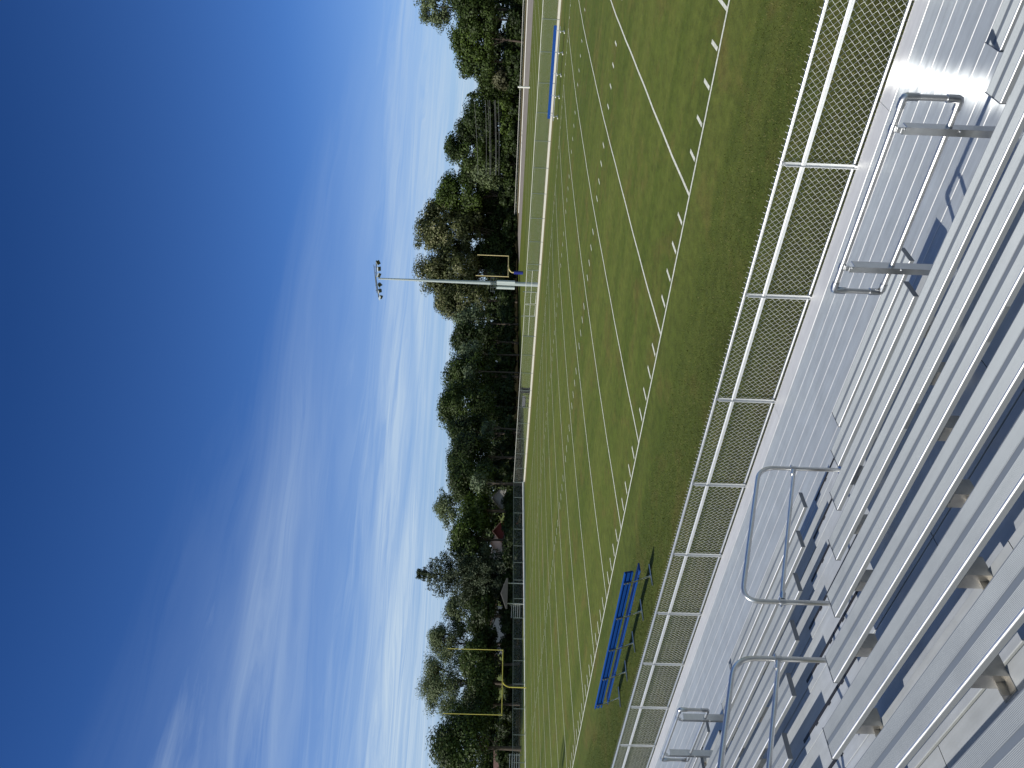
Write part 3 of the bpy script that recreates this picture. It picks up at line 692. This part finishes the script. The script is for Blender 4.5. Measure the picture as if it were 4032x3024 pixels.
for x0, x1 in ((-47.7, -45.98), (-45.82, -44.1)):
    m = MB(); m.tube([(x0, FY, .34), (x0, FY, 1.72), (x1, FY, 1.72), (x1, FY, .34), (x0, FY, .34)], .03, 6); m.tube([(x0, FY, 1.0), (x1, FY, 1.0)], .025, 6); lfm = m.build('leaf', MT['railpale'], t)
    m = MB(); m.add([(x0, FY, .34), (x1, FY, .34), (x1, FY, 1.72), (x0, FY, 1.72)], [(0, 1, 2, 3)]); sub(m, 'mesh', MT['link'], lfm)
    if x0 < -46.5: q = MB(); q.tube([(x1-.05, FY-.05, 1.2), (x1+.16, FY-.05, 1.25)], .03, 6); sub(q, 'latch', MT['galv'], lfm)
for x0, x1 in ((-50.85, -47.8), (-44.0, -40.95)):
    m = MB(); m.tube([(x0, FY, 1.70), (x1, FY, 1.70)], .03, 6); m.tube([(x0, FY, 1.0), (x1, FY, 1.0)], .025, 6); pm = m.build('side_rails', MT['railpale'], t)
    m = MB(); m.add([(x0, FY, .3), (x1, FY, .3), (x1, FY, 1.7), (x0, FY, 1.7)], [(0, 1, 2, 3)]); sub(m, 'mesh', MT['link'], pm)
# far fence on the bank
z0 = lambda x: gz(x, 170)-.02+(175-170.3)/5.7*.5
fb = [(55, 175, z0(55)), (-35, 175, z0(-35)-.25), (-60, 175, z0(-60)-.25), (-92.5, 175, z0(-92.5)-.1)]
def hfb(x): return 1.92
t = fence([(a, b, c) for a, b, c in fb], 7.2, 'bank_fence', 'distant chain link fence with pale rail on the dry bank below trees', h=0.78, rail=MT['white'], postm=MT['thinpost'], curb=False, railr=.05, postr=.02)
m = MB()
for a, b in zip(xs[1:-1], xs[2:]):
    m.add([(a, 170, gz(a, 170)-.05), (b, 170, gz(b, 170)-.05), (b, 170, gz(b, 170)+.16), (a, 170, gz(a, 170)+.16),
           (a, 170.12, gz(a, 170)-.05), (b, 170.12, gz(b, 170)-.05), (b, 170.12, gz(b, 170)+.16), (a, 170.12, gz(a, 170)+.16)],
          [(0, 1, 2, 3), (3, 2, 6, 7), (5, 4, 7, 6)])
tag(m.build('track_edge_board', MT['white']), 'low white edge board along the back of the distant gravel strip', 'edge board')
m = MB(); m.tube([(-48.0, 147.4, 0), (-48.0, 147.4, 2.45)], .20, 10); m.tube([(-48, 147.4, 2.45), (-48, 147.4, 2.55)], [.20, .08], 10)
tag(m.build('marker_post', MT['white'], None, (-48, 147.4, 0)), 'thick white post standing at the front of the gravel strip', 'post')
# bin and table beyond the far fence
t = thing('trash_bin', 'black domed trash bin beside the grey table behind the far fence', 'trash bin', (-61.9, 64.4, 0))
m = MB(); m.tube([(-61.9, 64.4, 0.3), (-61.9, 64.4, 1.18)], [.38, .42], 14); m.build('body', MT['plastic'], t)
m = MB(); m.tube([(-61.9, 64.4, 1.18), (-61.9, 64.4, 1.24), (-61.9, 64.4, 1.42), (-61.9, 64.4, 1.52)], [.46, .46, .34, .10], 14); m.build('lid', MT['plastic'], t)
m = MB()
for sx in (-.3, .3): m.box(-61.9+sx-.04, -61.9+sx+.04, 64.1, 64.7, 0, .3)
m.build('stand', MT['plastic'], t)
t = thing('picnic_table', 'grey topped picnic table with black frame behind the far fence', 'table', (-63.9, 64.5, 0))
m = MB(); m.obox((-63.9, 64.25, 0.92), (1.12, 0, 0), (0, .07, .21), (0, -.021, .007)); m.build('table_top', MT['tablegrey'], t)
m = MB(); m.box(-64.95, -62.85, 63.95, 64.15, .64, .69); m.build('seat', MT['plastic'], t)
for x in (-64.75, -63.05):
    m = MB(); m.tube([(x, 64.2, 1.0), (x, 64.1, .66), (x, 64.05, .34), (x, 64.3, .30), (x, 64.9, .32), (x, 64.85, .9)], .035, 6); m.tube([(x, 64.0, 0), (x, 64.1, .66)], .035, 6); m.tube([(x, 64.95, 0), (x, 64.85, .9)], .035, 6); m.build('leg', MT['plastic'], t)
# ------------------------------------------------------------------ trees
def quads(name, P, N, S, mat_, parent=None, origin=(0, 0, 0), asp=0.62):
    """leaf faces: centre P, normal N, half size S"""
    k = len(P); a = np.cross(N, rng.normal(size=(k, 3))); a /= np.linalg.norm(a, axis=1)[:, None]+1e-9
    b = np.cross(N, a); S = S[:, None]
    bend = N*S*rng.uniform(-.25, .25, (k, 1))
    V = np.stack([P-a*S, P-b*S*asp+bend, P+a*S, P+b*S*asp+bend], 1).reshape(-1, 3) - np.asarray(origin)
    me = bpy.data.meshes.new(name); me.vertices.add(4*k); me.vertices.foreach_set('co', V.astype(np.float32).ravel())
    me.loops.add(4*k); me.loops.foreach_set('vertex_index', np.arange(4*k, dtype=np.int32))
    me.polygons.add(k); me.polygons.foreach_set('loop_start', np.arange(0, 4*k, 4, dtype=np.int32)); me.polygons.foreach_set('loop_total', np.full(k, 4, np.int32))
    me.materials.append(mat_); me.update(calc_edges=True)
    o = bpy.data.objects.new(name, me); C.objects.link(o)
    if parent is not None: o.parent = parent
    return o
def unit(v): return v/(np.linalg.norm(v, axis=-1, keepdims=True)+1e-9)
def crown_points(c, rx, rz, nclump, nleaf, csize, sparse=False, flat=0.75):
    """leaf clumps spread over the outer part of an uneven crown"""
    d = unit(rng.normal(size=(nclump, 3))); d[:, 2] = np.where(d[:, 2] < -0.55, -d[:, 2], d[:, 2])
    rr = rng.uniform(0.42, 1.0, nclump)**0.6
    lob = 1+0.14*np.sin(3*np.arctan2(d[:, 1], d[:, 0])+rng.uniform(0, 6))*np.cos(2.3*d[:, 2]*3+rng.uniform(0, 6))
    cc = c + d*(rr*lob)[:, None]*np.array([rx, rx, rz])*0.86
    cs = csize*rng.uniform(0.6, 1.35, nclump)
    i = rng.choice(nclump, nleaf, p=cs**2/np.sum(cs**2))
    u = unit(rng.normal(size=(nleaf, 3))); rad = rng.uniform(0.15, 1.0, nleaf)**(0.45)
    p = cc[i]+u*(rad*cs[i])[:, None]*np.array([1.15, 1.15, flat])
    nrm = unit(u*0.9+unit(p-c)*0.45+np.array([0, 0, 0.35])+rng.normal(size=(nleaf, 3))*0.38)
    return cc, cs, p, nrm
def tree(name, y, hw, xtop, xbase, dist, kind, label, dens=1.0, limbs=7, shape='round', leaf=1.0, trunkr=None, group='trees around the field', cat='tree'):
    d = dirat(y); bx, by = CAM[0]+d[0]*dist, CAM[1]+d[1]*dist
    top = zat(xtop, y, dist); cb = max(0.2, zat(xbase, y, dist))
    zdep = dist*float(np.dot([d[0], d[1], 0], fw)); rx = hw/FPX*zdep*(1.20 if dens > .7 else 1.13); H = top-cb; rz = H/2; c = np.array([bx, by, cb+rz])
    o = np.array([bx, by, 0.0]); t = thing(name, label, cat, o, group)
    lf_ = dist/771*1.25*leaf
    area = pi*rx*rz*2
    if shape == 'spruce':
        N = int(9*area/(lf_*lf_)*0.5*dens); P = []; Nn = []
        tiers = 17
        for j in range(tiers):
            f = (j+.5)/tiers; z = cb+H*(1-f*0.97); rad = rx*(0.03+min(1.0, f/0.40)**0.8)*rng.uniform(.72, 1.15); nb = 7+int(7*f)
            for b in range(nb):
                a = 2*pi*(b+rng.random())/nb; ln = rad*rng.uniform(.6, 1.15); k = max(4, int(N/tiers/nb*(0.3+1.4*f)))
                s = rng.random(k)**0.7; wd = 0.22*ln+0.12
                px = s*ln; pz = -0.30*ln*s+0.20*ln*s*s + rng.normal(0, .16+.04*ln, k)-0.10*rng.random(k)*ln; pw = rng.normal(0, wd*0.5, k)*(1.1-s*0.7)
                P.append(np.stack([bx+px*math.cos(a)-pw*math.sin(a), by+px*math.sin(a)+pw*math.cos(a), z+pz], 1))
                Nn.append(unit(np.stack([np.full(k, .35*math.cos(a)), np.full(k, .35*math.sin(a)), np.full(k, .7)], 1)+rng.normal(size=(k, 3))*.6))
        P = np.concatenate(P); Nn = np.concatenate(Nn)
        quads('crown', P, Nn, lf_*rng.uniform(.6, 1.2, len(P)), FOL[kind], t, o, 0.4)
        m = MB(); m.tube([(bx, by, 0), (bx, by, cb+H*0.5), (bx, by, top-0.3)], [.32, .2, .03], 7); m.build('trunk', MT['bark'], t); return
    nc = int(34+34*dens); N = int(5.2*area/(lf_*lf_)*dens*0.62)
    cs0 = 0.36*min(rx, rz) if dens > .7 else 0.27*min(rx, rz)
    cc, cs, p, nr = crown_points(c, rx, rz, nc if dens > .7 else nc*2, N, cs0)
    p[:, 2] = np.maximum(p[:, 2], 0.15)
    if shape == 'slope': p[:, 2] -= 0.0
    quads('crown', p, nr, lf_*rng.uniform(.55, 1.2, len(p)), FOL[kind], t, o, .62)
    r0 = trunkr or max(.16, rx*.055)
    m = MB(); zf_ = max(cb*0.85, 0.6); ht = cb+H*0.55
    ln = np.array([rng.normal(0, .06*rx), rng.normal(0, .06*rx)])
    m.tube([(bx, by, 0), (bx+ln[0]*.5, by+ln[1]*.5, zf_*.6+.2), (bx+ln[0], by+ln[1], (zf_+ht)/2), (bx+ln[0]*1.4, by+ln[1]*1.4, ht)], [r0*1.25, r0, r0*.7, r0*.3], 7); 
    tr = m.build('trunk', MT['bark'], t)
    ins = np.linalg.norm((cc-c)/np.array([rx, rx, rz]), axis=1) < 0.85; order = [q for q in np.argsort(-cs) if ins[q]][:limbs]; m = MB()
    lw = .26 if dens < .75 else .42
    for q in order:
        e = cc[q]; zs = zf_+(ht-zf_)*rng.uniform(.05, .75); a = np.array([bx+ln[0], by+ln[1], zs]); mid = a*.5+e*.5+np.array([0, 0, -.08*H])
        m.tube([a, mid, e], [r0*lw, r0*lw*.6, r0*.07], 5, cap=False)
        if dens < .75:
            for _ in range(5):
                e2 = e+unit(rng.normal(size=3))*cs0*rng.uniform(.5, 1.0); m.tube([mid*.5+e*.5, e*.6+e2*.4, e2], [r0*.14, r0*.09, r0*.03], 4, cap=False)
    if limbs: sub(m, 'limbs', MT['bark'] if kind not in ('brown', 'grey') else MT['deadbark'], t) if False else m.build('limbs', MT['deadbark'] if kind in ('brown', 'grey') else MT['bark'], t)
T = tree
# left end, behind the goal post fence
T('maple_tree', 2945, 128, 1692, 1985, 112, 'maple', 'dense round green tree at the left edge behind the goal post', 1.25)
T('ash_tree', 2690, 120, 1638, 1885, 124, 'pale', 'tall thin crowned tree with forked dark limbs between the yellow uprights', 0.60, 30, trunkr=.30, leaf=.62)
T('maple_tree', 2770, 78, 1800, 1985, 118, 'dark', 'dark bushy tree low between the uprights, left of the forked trunk', 1.1)
T('maple_tree', 2610, 85, 1805, 1985, 119, 'maple', 'green bushy tree low between the uprights, right of the forked trunk', 1.1)
T('ash_tree', 2530, 78, 1662, 1900, 132, 'pale', 'thin crowned pale tree behind the right upright of the yellow goal post', 0.60, 22, trunkr=.24, leaf=.62)
T('ash_tree', 2405, 72, 1740, 1905, 132, 'pale', 'thin pale tree between the spruce and the yellow goal post', 0.62, 14, leaf=.75, trunkr=.2)
T('maple_tree', 2440, 92, 1838, 1975, 122, 'dark', 'broad dark green tree at the right foot of the yellow goal post', 1.15)
T('maple_tree', 2345, 60, 1808, 1990, 128, 'dark', 'dark bushy tree between the spruce and the thin pale tree', 1.15)
T('maple_tree', 2690, 78, 1842, 1990, 116, 'maple', 'low green tree under the forked trunk between the uprights', 1.1)
T('maple_tree', 2545, 60, 1850, 1990, 121, 'dark', 'dark low tree behind the right upright under the thin crowned tree', 1.15)
T('spruce_tree', 2268, 98, 1638, 1975, 124, 'spruce', 'tall pointed dark spruce rising above the trees at the left end', 1.1, shape='spruce')
T('pine_tree', 2205, 88, 1795, 1965, 126, 'spruce', 'broad dull dark pine against the right side of the spruce', 1.05)
T('birch_tree', 2010, 66, 1702, 1850, 140, 'pale', 'thin pale treetop standing above the bright green trees', 0.6, 12, leaf=.75, trunkr=.2)
T('linden_tree', 2120, 82, 1768, 1955, 126, 'bright', 'bright yellow green tree right of the pine', 1.2)
T('linden_tree', 2015, 78, 1812, 1965, 128, 'bright', 'bright green tree below the thin pale treetop', 1.15)
T('oak_tree', 1905, 82, 1755, 2000, 132, 'maple', 'dark green tree rising over the far corner of the fence', 1.2)
T('oak_tree', 1800, 85, 1735, 2005, 140, 'dark', 'dark tree with small pointed tip left of the tallest middle tree', 1.2)
T('oak_tree', 1705, 70, 1752, 2005, 150, 'dark', 'dark narrow tree beside the tallest middle tree', 1.2)
T('oak_tree', 1605, 84, 1700, 2010, 160, 'maple', 'tallest middle tree, its top above the picnic table', 1.25)
T('oak_tree', 1480, 80, 1738, 2015, 170, 'maple', 'rounded green tree between the picnic table and the silver branched tree', 1.2)
T('silver_tree', 1350, 72, 1765, 2010, 182, 'dark', 'dark tree behind the silver branches right of the rounded green tree', 1.1)
T('willow_shrub', 1395, 46, 1800, 1925, 172, 'grey', 'silver grey twiggy tree in the middle of the tree line', 0.75, 10)
T('willow_shrub', 1465, 34, 1818, 1895, 164, 'grey', 'small patch of silver twigs over the rounded green tree', 0.6, 8)
T('willow_shrub', 1900, 40, 1845, 1945, 126, 'grey', 'silver twiggy shrub high over the fence corner', 0.7, 8)
T('willow_shrub', 1690, 34, 1890, 1970, 142, 'grey', 'low grey twiggy shrub under the dark narrow tree', 0.6, 8)
T('willow_shrub', 1275, 62, 1782, 1960, 190, 'grey', 'large grey leaved bush left of the flowering oak', 0.9, 9)
T('chestnut_tree', 1185, 72, 1690, 2000, 210, 'tan', 'flowering tan oak left of the light pole', 1.2)
T('chestnut_tree', 1085, 84, 1628, 1990, 216, 'tan', 'flowering tan oak directly behind the light pole', 1.2)
T('chestnut_tree', 935, 84, 1612, 2015, 224, 'tan', 'tallest flowering tan oak right of the light pole', 1.15)
T('chestnut_tree', 842, 46, 1655, 1900, 226, 'tan', 'narrow tan crown at the right shoulder of the flowering oaks', 1.05)
T('chestnut_tree', 880, 58, 1835, 2020, 228, 'dark', 'dark crown low between the tan oak and the green tree beside it', 1.15)
T('oak_tree', 800, 50, 1850, 2020, 230, 'dark', 'dark crown filling the gap under the green tree by the tan oaks', 1.1)
T('oak_tree', 770, 74, 1702, 2015, 224, 'bright', 'green tree in front of the right shoulder of the flowering oaks', 1.1)
T('oak_tree', 1000, 70, 1850, 2020, 222, 'dark', 'dark brown shaded bush under the flowering oaks', 1.15)
T('oak_tree', 690, 58, 1795, 2010, 222, 'dark', 'dark low tree at the end of the gravel strip', 1.1)
T('beech_tree', 655, 62, 1835, 2010, 219, 'pale', 'pale green bush right of the end of the bank fence', 0.95)
T('oak_tree', 592, 62, 1726, 2015, 217, 'maple', 'tall open topped tree at the left ends of the wires', 0.85)
T('oak_tree', 520, 55, 1790, 1995, 216, 'dark', 'dark tree filling the gap behind the wires', 1.1)
T('oak_tree', 455, 62, 1815, 1990, 214, 'dark', 'rounded dark tree at the right ends of the wires', 1.15)
T('fir_tree', 378, 34, 1838, 2000, 212, 'maple', 'small pointed fir right of the rounded dark tree', 1.0, shape='spruce')
T('oak_tree', 325, 50, 1872, 2010, 214, 'maple', 'low tree in the dip of the tree line above the white post', 1.1)
T('oak_tree', 248, 56, 1792, 2005, 208, 'maple', 'green tree with knobbly top left of the tallest right hand tree', 1.15)
T('oak_tree', 165, 66, 1748, 2005, 206, 'bright', 'broad bright green tree above the right end of the far bench', 1.15)
T('oak_tree', 75, 70, 1765, 2005, 205, 'maple', 'dense green tree below the feathery crown at the right edge', 1.15)
T('oak_tree', -20, 70, 1740, 2005, 205, 'dark', 'dark tree cut off by the right edge of the view', 1.1)
T('ash_tree', 35, 72, 1626, 1830, 214, 'pale', 'feathery pale crown towering at the right edge of the view', 0.65, 14, leaf=.75, trunkr=.35)
T('dead_shrub', 310, 40, 1938, 2020, 208.5, 'brown', 'bare brown dead shrub above the white post', 0.9, 12)
for i, (y, hw, xt, lab) in enumerate([(640, 46, 1962, 'low green shrub nearest the left end of the bank fence'), (560, 44, 1968, 'second low green shrub from the left behind the bank fence'), (480, 46, 1962, 'bright shrub below the rounded dark tree behind the bank fence'),
        (395, 40, 1958, 'bright shrub under the small fir behind the bank fence'), (225, 40, 1975, 'low shrub right of the dead brown shrub'), (110, 44, 1990, 'low dark shrub behind the far bench and the bank fence')]):
    T('bank_shrub', y, hw, xt, 2036, 199.5/dirat(y)[1], 'bright' if i in (2, 3) else 'maple', lab, 1.1, 5, group='shrubs behind the bank fence', cat='shrub')
for i, (y, hw, xt, dd, lab) in enumerate([(850, 60, 1985, 226, 'low brown green shrub under the tallest flowering oak'), (1250, 60, 1975, 196, 'dark shrub under the large grey leaved bush'), (1420, 60, 1965, 178, 'dark shrub under the silver twiggy tree'), (1560, 60, 1968, 160, 'dark shrub under the tallest middle tree'), (1700, 60, 1985, 146, 'dark shrub left of the picnic table under the narrow tree')]):
    T('shade_shrub', y, hw, xt, 2040, dd, 'dark', lab, 1.0, 4, group='shrubs in the shade of the tree line', cat='shrub')
# far wood closing the gaps, undergrowth at the left end
def wood(name, ylist, dist, xt, xb, kind, dens):
    P = []; Nn = []; S = []
    for y in ylist:
        dd = dist(y); d = dirat(y); c = np.array([CAM[0]+d[0]*dd, CAM[1]+d[1]*dd, 0]); top = zat(xt(y), y, dd); cb = max(.2, zat(xb, y, dd)); rz = (top-cb)/2; c[2] = cb+rz
        rx = 46/FPX*dd; lf_ = dd/771*1.6; N = int(dens*pi*rx*rz*2/(lf_*lf_))
        _, _, p, nr = crown_points(c, rx, rz, 26, N, .42*min(rx, rz)+.3); P.append(p); Nn.append(nr); S.append(lf_*rng.uniform(.6, 1.2, N))
    P = np.concatenate(P); P[:, 2] = np.maximum(P[:, 2], .1)
    o = quads(name, P, np.concatenate(Nn), np.concatenate(S), FOL[kind]); o['kind'] = 'stuff'; o['label'] = 'dark wood behind the tree line'; o['category'] = 'wood'
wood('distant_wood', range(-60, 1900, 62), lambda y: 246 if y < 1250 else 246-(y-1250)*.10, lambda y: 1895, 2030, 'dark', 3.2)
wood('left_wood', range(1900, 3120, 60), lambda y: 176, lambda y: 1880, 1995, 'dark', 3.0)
def band(name, ylist, dist, htop, kind, dens, lab):
    P = []; Nn = []; S = []
    for y in ylist:
        dd = dist(y)*rng.uniform(.985, 1.015); d = dirat(y); hh = htop(y)*rng.uniform(.65, 1.2); c = np.array([CAM[0]+d[0]*dd, CAM[1]+d[1]*dd, hh*.45])
        rx = 30/FPX*dd; lf_ = dd/771*1.25; N = int(dens*pi*rx*hh*1.2/(lf_*lf_))
        _, _, p, nr = crown_points(c, rx, hh*.6, 14, N, .40*min(rx, hh)+.2); P.append(p); Nn.append(nr); S.append(lf_*rng.uniform(.6, 1.2, N))
    P = np.concatenate(P); P[:, 2] = np.maximum(P[:, 2], .05)
    o = quads(name, P, np.concatenate(Nn), np.concatenate(S), FOL[kind]); o['kind'] = 'stuff'; o['label'] = lab; o['category'] = 'undergrowth'
def treedist(y): return 118 if y > 2100 else (118+(2100-y)*.075 if y > 1560 else (158+(1560-y)*.115 if y > 1000 else 218-(1000-y)*.02))
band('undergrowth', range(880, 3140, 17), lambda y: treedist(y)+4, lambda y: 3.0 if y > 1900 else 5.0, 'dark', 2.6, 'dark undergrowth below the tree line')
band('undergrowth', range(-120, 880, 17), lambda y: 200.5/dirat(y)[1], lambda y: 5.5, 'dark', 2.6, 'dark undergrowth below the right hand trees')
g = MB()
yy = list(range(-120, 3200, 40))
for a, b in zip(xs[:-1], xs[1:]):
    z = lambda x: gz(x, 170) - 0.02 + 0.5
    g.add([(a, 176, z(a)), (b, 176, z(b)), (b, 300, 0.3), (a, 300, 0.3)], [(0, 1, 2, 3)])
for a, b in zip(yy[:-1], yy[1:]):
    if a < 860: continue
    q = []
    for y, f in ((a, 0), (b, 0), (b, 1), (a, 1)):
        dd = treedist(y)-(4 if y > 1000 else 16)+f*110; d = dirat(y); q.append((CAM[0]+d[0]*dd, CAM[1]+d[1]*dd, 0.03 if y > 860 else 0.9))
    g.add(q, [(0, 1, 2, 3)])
struct('wood_floor', g, noisy('wood_floor_shade', (0.008, 0.008, 0.004), (0.026, 0.023, 0.013), 0.5))  # near-black colour paints the shade on the ground under the trees
# ------------------------------------------------------------------ houses glimpsed under the trees
def house(name, y, dist, w, dep, hw_, hr, wm, rm, label, yaw=0.0, windows=2):
    d = dirat(y); c = np.array([CAM[0]+d[0]*dist, CAM[1]+d[1]*dist, 0]); t = thing(name, label, 'house', c)
    e1 = np.array([-d[1], d[0], 0]); e2 = np.array([d[0], d[1], 0]); ca, sa = math.cos(yaw), math.sin(yaw); e1, e2 = ca*e1+sa*e2, -sa*e1+ca*e2; z = np.array([0, 0, 1.0])
    q = lambda a, b, h: c+e1*a+e2*b+z*h
    m = MB(); m.add([q(-w/2, 0, 0), q(w/2, 0, 0), q(w/2, dep, 0), q(-w/2, dep, 0), q(-w/2, 0, hw_), q(w/2, 0, hw_), q(w/2, dep, hw_), q(-w/2, dep, hw_), q(0, 0, hw_+hr-.05), q(0, dep, hw_+hr-.05)],
        [(0, 1, 5, 8, 4), (1, 2, 6, 5), (2, 3, 7, 9, 6), (3, 0, 4, 7)]); m.build('wall', wm, t)
    m = MB(); ov = .4
    for s in (-1, 1):
        a0, a1 = q(s*(w/2+ov), -ov, hw_-ov*hr/(w/2)), q(0, -ov, hw_+hr); b0, b1 = q(s*(w/2+ov), dep+ov, hw_-ov*hr/(w/2)), q(0, dep+ov, hw_+hr)
        m.add([a0, a1, b1, b0, a0+z*.14, a1+z*.14, b1+z*.14, b0+z*.14], [(0, 1, 2, 3), (4, 7, 6, 5), (0, 4, 5, 1), (0, 3, 7, 4), (2, 6, 7, 3)])
    m.build('roof', rm, t)
    for i in range(windows):
        a = (i+.5)/windows*w-w/2; f = MB(); f.obox(q(a, -.03, hw_*.55), e1*.55, e2*.03, z*.65); wn = f.build('window', MT['white'], t); g_ = MB(); g_.obox(q(a, -.065, hw_*.55), e1*.45, e2*.006, z*.55); sub(g_, 'pane', MT['glass'], wn)
house('house', 1962, 150, 4, 6, 3.2, 1.8, MT['housewhite'], MT['roofgrey'], 'pale house glimpsed below the bright green trees left of the fence corner')
house('house', 2092, 146, 3.2, 6, 3.2, 1.4, MT['housered'], MT['roofbrown'], 'red sided house glimpsed below the bright trees')
house('house', 2140, 148, 4, 6, 3.4, 1.6, MT['housewhite'], MT['roofgrey'], 'white house beside the red house below the pine')
house('house', 2235, 160, 12, 6, 3.9, 1.2, MT['housewhite'], MT['roofgrey'], 'long white house behind the trunk of the spruce', 0.1, 4)
house('house', 2480, 158, 9, 6, 3.4, 1.2, MT['housewhite'], MT['roofbrown'], 'low white house behind the dark tree at the right foot of the goal post', 0, 3)
house('house', 3075, 135, 5, 7, 1.6, 1.5, MT['housewhite'], MT['roofbrown'], 'brown roofed house at the left edge below the round tree', 0.9, 2)
house('house', 232, 222, 8, 7, 2.6, 1.2, MT['housewhite'], MT['roofgrey'], 'white house glimpsed behind the right hand trees')
# open pavilion
d = dirat(2335); pc_ = np.array([CAM[0]+d[0]*113, CAM[1]+d[1]*113, 0]); t = thing('pavilion', 'small open shelter with grey gable roof and white posts left of the spruce', 'shelter', pc_)
e1 = np.array([-d[1], d[0], 0]); e2 = np.array([d[0], d[1], 0]); z = np.array([0, 0, 1.0])
for a in (-1.4, 1.4):
    for b in (0, 3):
        m = MB(); c = pc_+e1*a+e2*b; m.tube([c, c+z*2.3], .06, 6); m.build('post', MT['railpale'], t)
m = MB(); q = lambda a, b, h: pc_+e1*a+e2*b+z*h
m.add([q(-2.1, -.4, 2.3), q(0, -.4, 3.1), q(0, 3.4, 3.1), q(-2.1, 3.4, 2.3), q(2.1, -.4, 2.3), q(2.1, 3.4, 2.3), q(-2.1, -.4, 2.45), q(0, -.4, 3.24), q(0, 3.4, 3.24), q(-2.1, 3.4, 2.45), q(2.1, -.4, 2.45), q(2.1, 3.4, 2.45)],
      [(0, 1, 2, 3), (1, 4, 5, 2), (6, 9, 8, 7), (7, 8, 11, 10), (0, 6, 7, 1), (1, 7, 10, 4), (0, 3, 9, 6), (4, 10, 11, 5), (0, 1, 4)]); m.build('roof', MT['roofgrey'], t)
# small bleachers behind the end fence
def small_bleacher(y, dist, label):
    d = dirat(y); c = np.array([CAM[0]+d[0]*dist, CAM[1]+d[1]*dist, 0]); t = thing('small_bleacher', label, 'bleacher', c, 'small bleachers behind the end fence'); e1 = np.array([-d[1], d[0], 0]); e2 = np.array([d[0], d[1], 0]); z = np.array([0, 0, 1.0])
    for k in range(5):
        m = MB(); m.obox(c+e2*(.6*k)+z*(.40+.28*k), e1*0.95, e2*.13, z*.022); m.build('plank', MT['fencepost'], t)
    for a in (-.8, .8):
        m = MB(); m.tube([c+e1*a, c+e1*a+z*.42], .03, 5); m.tube([c+e1*a+z*.40, c+e1*a+e2*2.4+z*1.70], .03, 5); m.tube([c+e1*a+e2*2.4, c+e1*a+e2*2.4+z*1.70], .03, 5); m.build('frame', MT['thinpost'], t)
small_bleacher(2405, 116, 'small aluminium bleacher behind the end fence left of the grey roofed shelter')
small_bleacher(2998, 108, 'small aluminium bleacher behind the end fence at the left edge')
# overhead wires
for i, (xa, xb) in enumerate([(1867, 1882), (1911, 1914), (1921, 1929), (1928, 1932), (1946, 1951), (1950, 1953), (1962, 1964)]):
    pts = []
    for s in np.linspace(0, 1, 13):
        y = 395+(690-395)*s; p = wat(xa+(xb-xa)*s, y, 200); p[2] -= 0.15*4*s*(1-s); pts.append(p)
    m = MB(); m.tube(pts, .028, 4, cap=False)
    lab = ['highest overhead wire before the dark gap in the trees', 'second highest overhead wire before the dark gap in the trees', 'third overhead wire down before the dark gap in the trees', 'middle overhead wire, fourth down before the dark gap in the trees', 'fifth overhead wire down before the dark gap in the trees', 'second lowest overhead wire before the dark gap in the trees', 'lowest overhead wire before the dark gap in the trees'][i]
    tag(m.build('overhead_wire', MT['cable'], None, pts[0]), lab, 'wire', 'overhead wires across the dark gap')
for o in bpy.data.objects:
    if '_o' in o: del o['_o']
